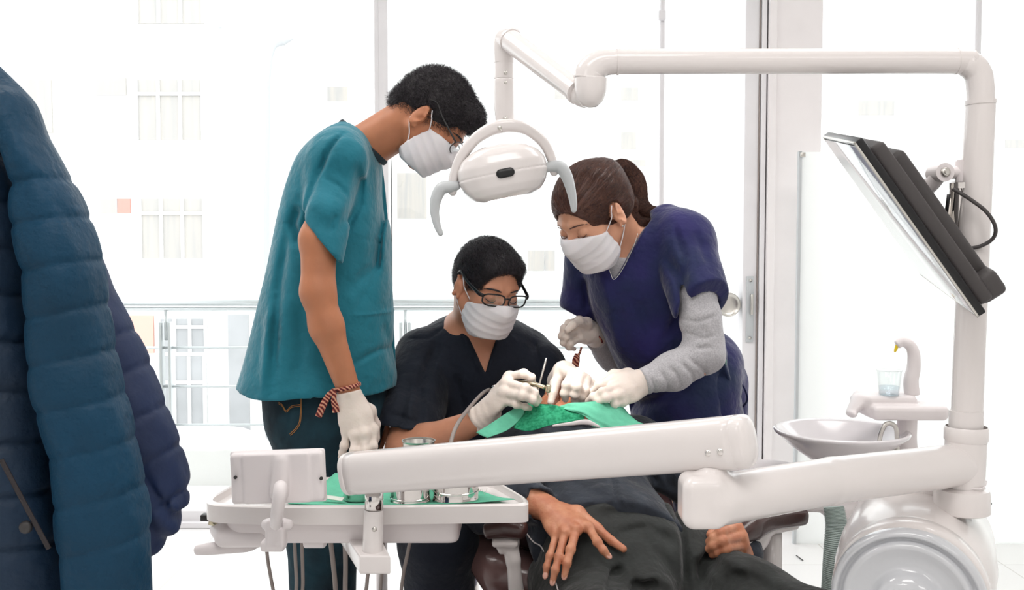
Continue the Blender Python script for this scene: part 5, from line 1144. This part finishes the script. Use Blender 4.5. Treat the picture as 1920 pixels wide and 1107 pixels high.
# scrub top
T_ = Shape(.03)
tC = [(398, 1205, 1262, 2.46, .06), (415, 1180, 1292, 2.46, .10), (440, 1140, 1312, 2.46, .125), (475, 1098, 1322, 2.47, .135), (520, 1090, 1325, 2.47, .14), (560, 1100, 1328, 2.48, .142), (600, 1118, 1345, 2.49, .145), (650, 1140, 1356, 2.5, .15), (700, 1162, 1374, 2.52, .155), (740, 1176, 1388, 2.52, .16), (800, 1188, 1396, 2.52, .165), (850, 1192, 1398, 2.54, .17), (880, 1192, 1400, 2.54, .17)]
T_.u(stack(rows_px(tC), power=2.2))
sl = Shape(.02); sl.u(seg(P(1278, 452, 2.37), P(1315, 575, 2.27), .07, .067)); sl.u(seg(P(1250, 420, 2.43), P(1285, 450, 2.37), .05, .068), .03)
c1, c2 = P(1272, 596, 2.26), P(1360, 530, 2.26); nn_ = A_((c2 - c1)[2], -.15, -(c2 - c1)[0]); nn_ = nn_ if nn_[2] < 0 else -nn_
sl.cut(plane(c1, nn_), .002); sl.sub(seg(P(1312, 578, 2.28), P(1322, 660, 2.27), .052, .056), .003); T_.u(sl.prim(), .015)
sl = Shape(.02); sl.u(seg(P(1100, 482, 2.51), P(1092, 570, 2.53), .056, .052)); sl.u(seg(P(1092, 570, 2.53), P(1090, 600, 2.54), .052, .05)); c1, c2 = P(1064, 582, 2.53), P(1120, 612, 2.53); sl.cut(plane(c1, A_((c2 - c1)[2], 0, -(c2 - c1)[0])), .002); T_.u(sl.prim(), .015)
T_.sub(wedge([P(x, y, 2.34)[[0, 2]] for x, y in ((1126, 462), (1152, 534), (1226, 410), (1180, 380), (1130, 400))], 2.1, 2.5), .004)
T_.sub(seg(P(1180, 430, 2.44), P(1150, 380, 2.36), .058, .075), .01)
hc_ = P(1300, 860, 2.4)
T_.cut(plane(hc_, (0, 0, -1)), .003)
for px, w, a in ([[(1240, 470), (1268, 520), (1275, 590), (1250, 650)], .012, .010], [[(1285, 640), (1220, 700), (1170, 740)], .012, .008], [[(1262, 420), (1278, 480), (1272, 560)], .007, .006], [[(1130, 500), (1150, 600), (1180, 700)], .014, -.006], [[(1105, 520), (1110, 590)], .01, .007],
                 [[(1340, 700), (1240, 760), (1180, 790)], .016, .010], [[(1360, 690), (1372, 760), (1365, 800)], .012, .007], [[(1180, 420), (1152, 534)], .004, -.003], [[(1222, 412), (1154, 534)], .0045, -.004], [[(1130, 470), (1152, 534)], .0045, -.004],
                 [[(1350, 640), (1390, 740)], .008, -.006], [[(1200, 560), (1230, 640)], .015, .006], [[(1300, 430), (1320, 500)], .01, .005]): T_.disp(fold(px, 2.32, w, a * 1.6, ylim=2.52))
T_.disp(ripple(.0032, 16, 22))
topC = grow('scrub_top', T_, .0042, M_purp, pC, relax=1)
obj('pocket_loop', [tube([P(1384, 712, 2.47), P(1396, 730, 2.45), P(1401, 750, 2.45), P(1392, 764, 2.47)], .003, 8, flat=.4)], M_purp, topC)
obj('pocket_tab', box(P(1361, 680, 2.335), (.002, .003, .014)), mat('pale_green_tab', srgb(140, 200, 170), .8), topC)
obj('necklace', tube([P(1196, 438, 2.345), P(1188, 462, 2.335), P(1170, 500, 2.33), P(1152, 524, 2.325), P(1144, 510, 2.33), P(1136, 488, 2.34)], .0008, 8), M_steelb, pC)
# trousers, shoes
Tr = Shape(.03); Tr.u(ell(A_(P(1318, 900, 2.55)[0], 2.55, .85), (.10, .13, .11)))
for d0, dx in ((2.47, -.03), (2.63, .03)):
    x0_ = P(1325, 900, 2.55)[0] + dx; Tr.u(seg(A_(x0_, d0, .8), A_(x0_ + .01, d0, .48), .095, .075), .03); Tr.u(seg(A_(x0_ + .01, d0, .48), A_(x0_ + .04, d0 + .02, .12), .072, .065), .02)
Tr.cut(plane(A_(0, 0, .08), (0, 0, -1)), .004); Tr.disp(ripple(.004, 20, 24)); grow('trousers', Tr, .006, M_purp, pC, relax=1)
for d0, dx in ((2.49, -.03), (2.65, .03)):
    x0_ = P(1325, 900, 2.55)[0] + dx + .04; S = Shape(.02); S.u(ell((x0_ - .05, d0, .045), (.13, .046, .04))); S.u(ell((x0_ + .02, d0, .065), (.06, .044, .055))); S.cut(plane((0, 0, .004), (0, 0, -1)), .004); grow('shoe', S, .006, M_plast2, pC)
# bracelet cord hanging from the far wrist
bb = obj('cord_bracelet', tube([wC2 + A_(.004, -.0, -.004) + .0255 * (A_(.65, -.1, -.75) * math.cos(a) * .9 + A_(.3, -.95, 0) * math.sin(a)) for a in np.linspace(0, 2 * math.pi, 24, endpoint=False)], .0022, 8, closed=True, smooth=False), wv, pC)
obj('bracelet_tassel', [tube([P(1090, 652, 2.47), P(1087, 662, 2.46), P(1082, 668, 2.455)], .003, 8), tube([P(1083, 664, 2.455), P(1080, 676, 2.45), P(1079, 688, 2.45)], [.006, .0095, .009], 12, flat=.45, up=(1, 0, 0))], wv, bb)
# ------------------------------------------------------------------ patient lying in the chair, feet towards the camera
pD = thing('person', 'person lying back in the dental chair in a charcoal sweatshirt and dark trousers', 'person', (P(1130, 1000, 2.0)[0], 2.0, .5))
hD = Head(P(1062, 792, 2.33), (.0, -.16, .98), (0.0, .98, .16))
B_ = face_shape(hD); B_.k = .02
chest, waist, hips = P(1085, 845, 2.25), P(1125, 925, 2.08), P(1150, 1010, 1.92)
B_.u(seg(hD.W(0, -.03, -.05), P(1075, 822, 2.28) + A_(0, 0, -.02), .055, .06), .03)
B_.u(seg(chest + A_(0, .03, -.06), waist + A_(0, 0, -.1), .09, .08, sq=((0, 0, 1), .9)), .04)
B_.u(seg(P(935, 860, 2.27), P(1215, 845, 2.3), .055), .04)
B_.u(seg(waist + A_(0, 0, -.1), P(1180, 1000, 2.04) + A_(0, 0, -.1), .085, .085), .04)
shR, elR, wrR = P(935, 865, 2.26), P(900, 955, 2.14), P(1026, 954, 2.0)
B_.u(seg(shR, elR, .048, .04), .02); B_.u(seg(elR, P(965, 930, 2.05), .04, .038), .02); B_.u(seg(P(965, 930, 2.05), wrR, .038, .027), .02)
shL, elL, wrL = P(1240, 850, 2.3), P(1370, 965, 2.2), P(1392, 1042, 2.04)
B_.u(seg(shL, elL, .048, .04), .02); B_.u(seg(elL, wrL, .037, .027), .02)
knR, knL = P(1130, 1215, 1.78), P(1525, 1190, 1.78)
hipR, hipL = P(1090, 1020, 1.95) + A_(0, 0, -.03), P(1270, 1015, 1.97) + A_(0, 0, -.05)
B_.u(seg(P(1085, 1040, 2.03) + A_(0, 0, -.07), knR + A_(0, 0, -.02), .06, .05), .03).chain([P(1285, 1055, 2.05) + A_(0, 0, -.055), P(1400, 1131, 1.92) + A_(0, 0, -.015), knL], [.06, .05, .045], .03)
B_.u(seg(knR, knR + A_(-.03, -.24, -.21), .055, .035), .03).u(seg(knL, knL + A_(.04, -.24, -.21), .055, .035), .03)
HP, nP = hand_shape(P(1032, 957, 1.995), [J((1104, 990, 1.925), (1120, 1017, 1.885), (1131, 1032, 1.875), (1141, 1044, 1.873)), J((1080, 995, 1.915), (1070, 1031, 1.868), (1063, 1057, 1.85), (1058, 1082, 1.845)), J((1059, 1001, 1.915), (1048, 1045, 1.865), (1041, 1069, 1.848), (1036, 1093, 1.843)), J((1043, 1004, 1.925), (1031, 1043, 1.88), (1025, 1063, 1.868), (1023, 1081, 1.862))],
                    J((1083, 963, 1.975), (1120, 992, 1.945), (1147, 1015, 1.92), (1169, 1030, 1.905)), r=.0079, wrist_r=.028)
HP.u(seg(P(1032, 957, 1.995), P(1070, 985, 1.94), .024, .02, sq=((0, .5, .86), .8)), .012)
for a_, b_ in (((1050, 965, 1.965), (1102, 988, 1.92)), ((1048, 968, 1.96), (1079, 992, 1.91)), ((1044, 970, 1.96), (1058, 998, 1.91))): HP.u(seg(P(*a_), P(*b_) + A_(0, -.002, .002), .004, .005), .008)
HQ, nQ = hand_shape(P(1392, 1040, 2.035), [J((1381, 990, 1.995), (1352, 999, 1.948), (1338, 1009, 1.95), (1329, 1016, 1.96)), J((1389, 1007, 1.985), (1356, 1015, 1.938), (1338, 1023, 1.945), (1328, 1030, 1.957)), J((1392, 1023, 1.985), (1362, 1030, 1.936), (1346, 1036, 1.945), (1335, 1041, 1.957)), J((1391, 1036, 1.99), (1368, 1043, 1.945), (1354, 1047, 1.952), (1346, 1049, 1.962))],
                    J((1380, 1005, 2.03), (1357, 990, 2.03), (1341, 992, 2.01), (1332, 1003, 1.99)), r=.0095)
B_.u(HP.prim(), .006).u(HQ.prim(), .006)
bodyD = grow('body', B_, .0026, M_skD, pD, relax=1)
def nail(j, n_, w=.0055, ln=.0075, off=.0052):
    a = unit(j[3] - j[2]); n_ = unit(n_ - a * (n_ @ a)); s = np.cross(a, n_); return ell(j[3] + n_ * off * .72 - a * .001, (w, ln, .0022), np.stack([s, a, n_], 1))
for nm, j, n_ in (('i', J((1131, 1032, 1.875), (1141, 1044, 1.873)), A_(0.1, -.75, .65)), ('m', J((1063, 1057, 1.85), (1058, 1082, 1.845)), A_(0, -.85, .5)), ('r', J((1041, 1069, 1.848), (1036, 1093, 1.843)), A_(0, -.85, .5)), ('p', J((1025, 1063, 1.868), (1023, 1081, 1.862)), A_(-.2, -.85, .5)),
                  ('q', J((1338, 1009, 1.95), (1329, 1016, 1.96)), A_(-.3, -.9, .2))):
    jj = [None, None, j[0], j[1]]; S = Shape(.001); S.u(nail(jj, n_)); grow('fingernail', S, .0009, M_nail, bodyD, relax=1)
tag(bodyD)
# sweatshirt
T_ = Shape(.03)
TT = T_; T_ = Shape(.03); T_.u(seg(P(1000, 850, 2.28), P(1195, 842, 2.3), .085, .08), .05)
T_.u(seg(P(1085, 850, 2.25) + A_(0, 0, -.03), P(1125, 930, 2.1) + A_(0, 0, -.08), .14, .145, sq=((0, 0, 1), .72)), .05)
T_.u(seg(P(1130, 930, 2.08) + A_(0, 0, -.07), P(1155, 990, 1.98) + A_(0, 0, -.075), .15, .165, sq=((0, .3, 1), .62)), .05)
T_.cut(plane(A_(0, 1.995, .62), A_(0, -1, -.15)), .004); TT.u(T_.prim(), 0); T_ = TT
T_.u(seg(P(935, 868, 2.24), P(905, 950, 2.12), .062, .055), .03); T_.u(seg(P(905, 950, 2.12), P(975, 932, 2.045), .055, .05), .02)
cuff = Shape(.01); cuff.u(seg(P(965, 934, 2.05), P(1024, 950, 1.995), .05, .0385)); cax = P(1030, 956, 1.99) - P(965, 934, 2.05); cuff.cut(plane(P(1020, 950, 1.998), cax), .003); cuff.sub(seg(P(1010, 948, 2.0), P(1040, 958, 1.98), .031, .033), .003); T_.u(cuff.prim(), .012)
T_.u(seg(P(1235, 862, 2.27), P(1370, 968, 2.19), .06, .052), .04); T_.u(Shape(.01).u(seg(P(1370, 968, 2.19), P(1396, 1040, 2.06), .052, .04)).prim(), .02)
for px, w, a in ([[(1150, 888), (1150, 940)], .004, .004], [[(1160, 888), (1160, 935)], .003, -.002], [[(1255, 880), (1275, 920), (1290, 960)], .01, .010], [[(1000, 900), (1080, 895), (1130, 905)], .008, .005], [[(1180, 905), (1230, 915), (1262, 945)], .009, .006], [[(1050, 905), (1100, 915), (1140, 925)], .007, .004],
                 [[(985, 905), (1010, 920), (1030, 930)], .006, .005], [[(960, 915), (990, 935)], .006, .005], [[(1200, 890), (1250, 900)], .008, .005], [[(1300, 960), (1340, 975)], .006, .006], [[(1320, 980), (1350, 1000)], .006, .006]): T_.disp(fold(px, 2.05, w, a * 1.6))
T_.disp(ripple(.0035, 22, 31))
grow('sweatshirt', T_, .0045, M_pat, pD, relax=1)
# trousers
Tr = Shape(.03)
Tr.u(seg(P(1115, 985, 2.03) + A_(0, 0, -.08), P(1235, 985, 2.03) + A_(0, 0, -.08), .11, .105, sq=((0, .2, 1), .95)), .05)
Tr.u(seg(P(1130, 945, 2.05) + A_(0, 0, -.08), P(1225, 955, 2.06) + A_(0, 0, -.09), .108, .1), .05)
Tr.u(seg(P(1085, 1040, 2.03) + A_(0, 0, -.055), P(1130, 1215, 1.78), .105, .098), .04)
Tr.u(seg(P(1200, 1010, 2.0) + A_(0, 0, -.06), P(1215, 1150, 1.82) + A_(0, 0, -.05), .09, .06), .05)
Tr.u(seg(P(1285, 1055, 2.05) + A_(0, 0, -.045), P(1400, 1131, 1.92), .092, .085), .04); Tr.u(seg(P(1400, 1131, 1.92), P(1525, 1190, 1.78), .085, .08), .04)
Tr.u(seg(P(1130, 1215, 1.78), P(1130, 1215, 1.78) + A_(-.03, -.25, -.22), .098, .06), .03); Tr.u(seg(P(1525, 1190, 1.78), P(1525, 1190, 1.78) + A_(.04, -.25, -.22), .08, .06), .03)
for px, w, a in ([[(1080, 935), (1140, 938), (1200, 945), (1265, 950)], .005, .006], [[(1075, 945), (1150, 955), (1250, 975)], .008, .005], [[(1120, 985), (1200, 970), (1270, 985)], .010, .007], [[(1110, 965), (1180, 955), (1240, 960)], .006, -.004], [[(1285, 965), (1288, 1030), (1284, 1107)], .008, .013], [[(1150, 1010), (1220, 1000), (1275, 1030)], .012, .007],
                 [[(1100, 1107), (1130, 1070), (1175, 1058)], .012, .010], [[(1160, 1107), (1180, 1080), (1230, 1072)], .012, .010], [[(1180, 1062), (1220, 1060), (1265, 1085)], .01, -.007], [[(1315, 1107), (1320, 1065), (1345, 1042)], .012, .012], [[(1290, 1050), (1340, 1035), (1400, 1048)], .012, -.006], [[(1370, 1060), (1430, 1075), (1480, 1100)], .012, .006],
                 [[(1340, 1107), (1355, 1075), (1390, 1060)], .012, .008], [[(1000, 985), (1010, 1040), (1000, 1100)], .015, .008], [[(1195, 1000), (1240, 1040), (1270, 1090)], .012, .006], [[(1420, 1107), (1440, 1085)], .01, .006], [[(1180, 950), (1240, 965), (1284, 1010)], .005, .005]): Tr.disp(fold(px, 1.93, w * 1.0, a * 1.5))
Tr.disp(ripple(.004, 20, 33))
grow('trousers', Tr, .0045, M_trs, pD, relax=1)
obj('drawstring', tube(on_surface(Tr, [P(x, y, 1.9) for x, y in ((984, 1014), (990, 1030), (1003, 1046), (1018, 1056), (1032, 1070), (1046, 1090), (1062, 1112))], d0=1.4, off=.002), .0014, 8, samples=40), M_plast2, pD, label='thin white cord')
obj('zip_pull', [box(on_surface(T_, [P(1148, 905, 2.0)], d0=1.5)[0] + A_(0, -.003, 0), (.028, .004, .012), bev=.002)], M_steelb, pD)
# green bib
bi = thing('paper_bib', 'green crepe paper bib draped over the chin and chest under the gloved hands', 'bib', P(1050, 800, 2.18))
g3 = lambda rows: [[P(*q) for q in row] for row in rows]
obj('bib_left', sheet(g3([[(985, 756, 2.17), (955, 772, 2.15), (925, 792, 2.12), (893, 812, 2.1)], [(984, 766, 2.16), (965, 782, 2.14), (940, 800, 2.11), (903, 817, 2.09)], [(982, 780, 2.15), (972, 790, 2.13), (950, 808, 2.1), (914, 822, 2.085)]]), .0012, 24, 24, wob=.0006), M_green, bi)
obj('bib_right', sheet(g3([[(1040, 762, 2.15), (1075, 756, 2.14), (1115, 754, 2.14), (1152, 757, 2.16), (1168, 764, 2.2)], [(1065, 770, 2.13), (1090, 768, 2.12), (1120, 768, 2.12), (1155, 770, 2.14), (1182, 778, 2.18)], [(1095, 780, 2.11), (1110, 784, 2.10), (1135, 787, 2.10), (1165, 788, 2.12), (1197, 790, 2.15)], [(1110, 798, 2.09), (1130, 804, 2.085), (1150, 804, 2.09), (1180, 800, 2.10), (1212, 798, 2.12)]]), .0012, 30, 30, wob=.0016, seed=4), M_green, bi)
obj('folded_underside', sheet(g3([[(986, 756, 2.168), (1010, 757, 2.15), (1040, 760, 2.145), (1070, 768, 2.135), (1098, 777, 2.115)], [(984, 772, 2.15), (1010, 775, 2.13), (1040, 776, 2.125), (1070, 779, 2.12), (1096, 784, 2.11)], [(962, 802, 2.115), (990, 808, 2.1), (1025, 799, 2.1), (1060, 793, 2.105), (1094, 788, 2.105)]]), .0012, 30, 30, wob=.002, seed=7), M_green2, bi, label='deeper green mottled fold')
obj('bib_clip', [tube([P(1036, 799, 2.09), P(1070, 795, 2.09), P(1100, 792, 2.085), P(1125, 801, 2.08)], [.002, .004, .006, .002], 12, flat=.5)], M_plast2, bi)
# ---- dental chair
dc_ = thing('dental_chair', 'dark maroon padded dental chair with white brackets under the patient', 'dental chair', (P(1150, 1000, 2.0)[0], 2.0, 0))
S = Shape(.04); cx0 = P(1130, 900, 2.1)[0]
S.u(rbox((cx0 + .02, 1.78, .42), (.44, .75, .1), frame_from((0, .12, 1)), .045)); grow('seat', S, .008, M_maroon, dc_)
S = Shape(.05); S.u(rbox((cx0 - .01, 2.32, .50), (.42, .55, .09), frame_from((0, -.3, 1)), .04)); S.u(seg(P(850, 1000, 2.18), P(950, 1075, 2.1), .045, .05, sq=((0, 0, 1), .7)), .05); S.u(seg(P(950, 1075, 2.1), P(1050, 1115, 2.08), .05, .06), .05)
grow('backrest', S, .007, M_maroon2, dc_)
obj('headrest', lathe([(0, .03), (.08, .028), (.105, .01), (.105, -.015), (0, -.03)], hD.W(0, -.13, 0.0), (0, -.2, 1), 40), M_maroon, dc_)
al = obj('armrest', tube([P(918, 994, 1.97), P(945, 990, 1.96), P(978, 994, 1.95)], [.017, .019, .017], 24, power=2.8, rnd=.012, flat=1.3, up=(0, 0, 1)), M_maroon, dc_)
S = Shape(.01); S.u(rbox(P(947, 1014, 1.965), (.052, .06, .014), rr=.006)); S.u(seg(P(955, 1018, 1.965), P(962, 1050, 1.955), .019, .0135), .012); S.u(seg(P(962, 1050, 1.955), P(978, 1210, 1.95), .0135, .02), .01); S.u(seg(P(934, 1018, 1.95), P(940, 1034, 1.95), .008, .007), .006)
grow('armrest_bracket', S, .003, M_plast, al)
ar_ = obj('armrest', tube([P(1378, 1012, 2.02), P(1405, 990, 2.06), P(1440, 974, 2.11), P(1500, 968, 2.16)], [.014, .027, .024, .02], 24, power=2.8, rnd=.014, flat=1.1, up=(0, 0, 1)), M_maroon, dc_)
S = Shape(.012); S.u(seg(P(1395, 1020, 2.05), P(1440, 992, 2.11), .02, .014), .01); S.u(seg(P(1440, 992, 2.11), P(1490, 986, 2.16), .014, .01), .01); S.u(seg(P(1425, 1012, 2.1), P(1400, 1040, 2.06), .02, .02)); S.u(seg(P(1400, 1030, 2.06), P(1402, 1130, 2.08), .02, .02), .01)
grow('armrest_bracket', S, .003, M_plast, ar_)
obj('side_pillar', tube([P(1447, 1000, 2.14), P(1447, 1100, 2.14), P(1447, 1200, 2.14)], .022, 28, smooth=False), M_plast, dc_)
obj('chair_base', [box((cx0 + .02, 1.95, .18), (.3, .5, .36), bev=.05, seg=4), box((cx0 + .02, 1.95, .03), (.55, .9, .06), bev=.025, seg=3)], M_plast, dc_, auto=40)
# column behind the tray
sp = thing('floor_stand', 'thin white stand leg seen between the hoses under the tray', 'stand', (P(716, 1100, 2.75)[0], 2.75, 0))
obj('stand_pole', tube([(P(716, 1100, 2.75)[0], 2.75, 0.02), (P(716, 1100, 2.75)[0], 2.75, .48)], .016, 20, smooth=False), M_plast2, sp)
obj('stand_foot', lathe([(0, 0), (.12, 0), (.12, .012), (.03, .02), (0, .02)], (P(716, 1100, 2.75)[0], 2.75, 0), (0, 0, 1), 32), M_plast2, sp)

# ------------------------------------------------------------------ navy puffer jacket at the left edge
jk_ = thing('puffer_jacket', 'navy quilted puffer jacket hanging close at the left edge', 'jacket', P(60, 600, 1.3))
def quilt(S, rowsy, d, amp, w, slope=0.0, x0=-300, x1=400, ylim=None):
    for y, sl_ in rowsy: S.disp(fold([(x0, y + sl_ * (x0 - 100) / 100), ((x0 + x1) / 2, y + sl_ * ((x0 + x1) / 2 - 100) / 100), (x1, y + sl_ * (x1 - 100) / 100)], d, w, amp, ends=False))
dJ = 1.25
S = Shape(.015); tJ = [(128, -90, -8, dJ, .02), (150, -70, 14, dJ, .03), (190, -40, 48, dJ, .04), (240, 0, 78, dJ, .055), (300, 22, 112, dJ, .06), (360, 34, 138, dJ, .06), (420, 40, 157, dJ, .06), (480, 45, 174, dJ, .06), (560, 52, 192, dJ, .06), (640, 62, 208, dJ, .058), (720, 76, 222, dJ, .058), (800, 90, 240, dJ, .056), (880, 102, 258, dJ, .055), (960, 112, 268, dJ, .055), (1107, 128, 280, dJ, .055), (1250, 140, 300, dJ, .05)]
S.u(stack(rows_px(tJ), power=2.3, sm=1)); S.u(seg(P(-120, 110, dJ + .03), P(15, 215, dJ), .03, .035), .03)
quilt(S, [(332, -14), (410, -14), (498, -16), (588, -18), (680, -20), (770, -20), (862, -22), (958, -22), (1050, -22)], dJ - .04, .003, .0036); quilt(S, [(y, -18) for y in (370, 455, 543, 634, 725, 815, 910, 1005)], dJ - .04, -.0015, .022)
S.disp(fold([(60, 300), (80, 420), (110, 560)], dJ, .02, .006)); S.disp(fold([(150, 600), (170, 760), (200, 900)], dJ, .02, .005)); S.disp(ripple(.0028, 26, 41)); S.disp(ripple(.0014, 75, 44, (1, 1, .5)))
grow('sleeve', S, .0038, M_puff, jk_)
S = Shape(.02); tb = [(440, 60, 168, dJ + .13, .05), (480, 70, 178, dJ + .13, .055), (540, 80, 208, dJ + .13, .06), (600, 90, 240, dJ + .13, .06), (660, 90, 268, dJ + .13, .06), (720, 90, 295, dJ + .13, .06), (780, 90, 318, dJ + .13, .06), (840, 90, 336, dJ + .13, .06), (900, 90, 349, dJ + .13, .06), (950, 90, 350, dJ + .13, .06), (1000, 90, 335, dJ + .13, .055), (1035, 90, 300, dJ + .13, .04), (1052, 90, 268, dJ + .13, .02)]
S.u(stack(rows_px(tb), power=2.3, sm=0)); 
quilt(S, [(680, -45), (760, -45), (860, -48), (960, -52), (1060, -55)], dJ + .08, .0035, .004, x0=60, x1=420); quilt(S, [(y, -46) for y in (720, 810, 910, 1010)], dJ + .08, -.0015, .022, x0=60, x1=420); S.disp(ripple(.0035, 24, 42)); S.disp(ripple(.0014, 75, 45, (1, 1, .5)))
S.disp(fold([(262, 880), (300, 960), (320, 1000)], dJ + .08, .006, .006)); S.disp(fold([(235, 870), (265, 980), (300, 1060)], dJ + .08, .012, .008))
grow('back_sleeve', S, .0042, M_puff2, jk_)
S = Shape(.02); tf = [(90, -360, -120, dJ + .07, .05), (150, -420, -60, dJ + .07, .08), (250, -440, 30, dJ + .06, .1), (400, -440, 70, dJ + .06, .11), (600, -440, 90, dJ + .06, .11), (800, -440, 120, dJ + .06, .11), (1000, -440, 140, dJ + .06, .11), (1150, -440, 150, dJ + .06, .11), (1300, -440, 150, dJ + .06, .11)]
S.u(stack(rows_px(tf), power=2.6, sm=0)); quilt(S, [(y, 4) for y in (290, 380, 470, 560, 650, 745, 845, 945, 1045)], dJ - .03, .005, .005, x0=-500, x1=300); quilt(S, [(y, 4) for y in (335, 425, 515, 605, 697, 795, 895, 995)], dJ - .03, -.0015, .024, x0=-500, x1=300); S.disp(ripple(.003, 26, 43))
bdy = grow('jacket_body', S, .0045, mat('navy_quilted_nylon_front', srgb(10, 38, 62), .62, bump=.3, bscale=26, vary=.15, vscale=6, bumps=[(.5, 60)]), jk_)
obj('pocket_zip', tube([P(x, y, dJ - .055) for x, y in ((2, 862), (30, 915), (62, 975), (92, 1030))], .0035, 8, flat=.4), mat('dark_zip', srgb(36, 30, 32), .5), bdy)
obj('snap_button', lathe([(0, .003), (.006, .003), (.0078, 0), (.0078, -.004)], P(47, 990, dJ - .055), (0, -1, 0), 24), M_dark, bdy)
cs = thing('coat_stand', 'slim upright coat stand holding the puffer jacket at the left edge', 'coat stand', (P(-200, 500, 1.32)[0], 1.32, 0))
xs_ = P(-200, 500, 1.32)[0]
obj('stand_pole', tube([(xs_, 1.32, .02), (xs_, 1.32, 1.75)], .015, 16, smooth=False), M_dark, cs); obj('stand_foot', lathe([(0, 0), (.16, 0), (.16, .015), (.03, .025), (0, .025)], (xs_, 1.32, 0), (0, 0, 1), 32), M_dark, cs)
obj('hook', tube([(xs_, 1.32, 1.6), (xs_ + .03, 1.29, 1.58), (xs_ + .05, 1.27, 1.62)], .005, 10), M_dark, cs)
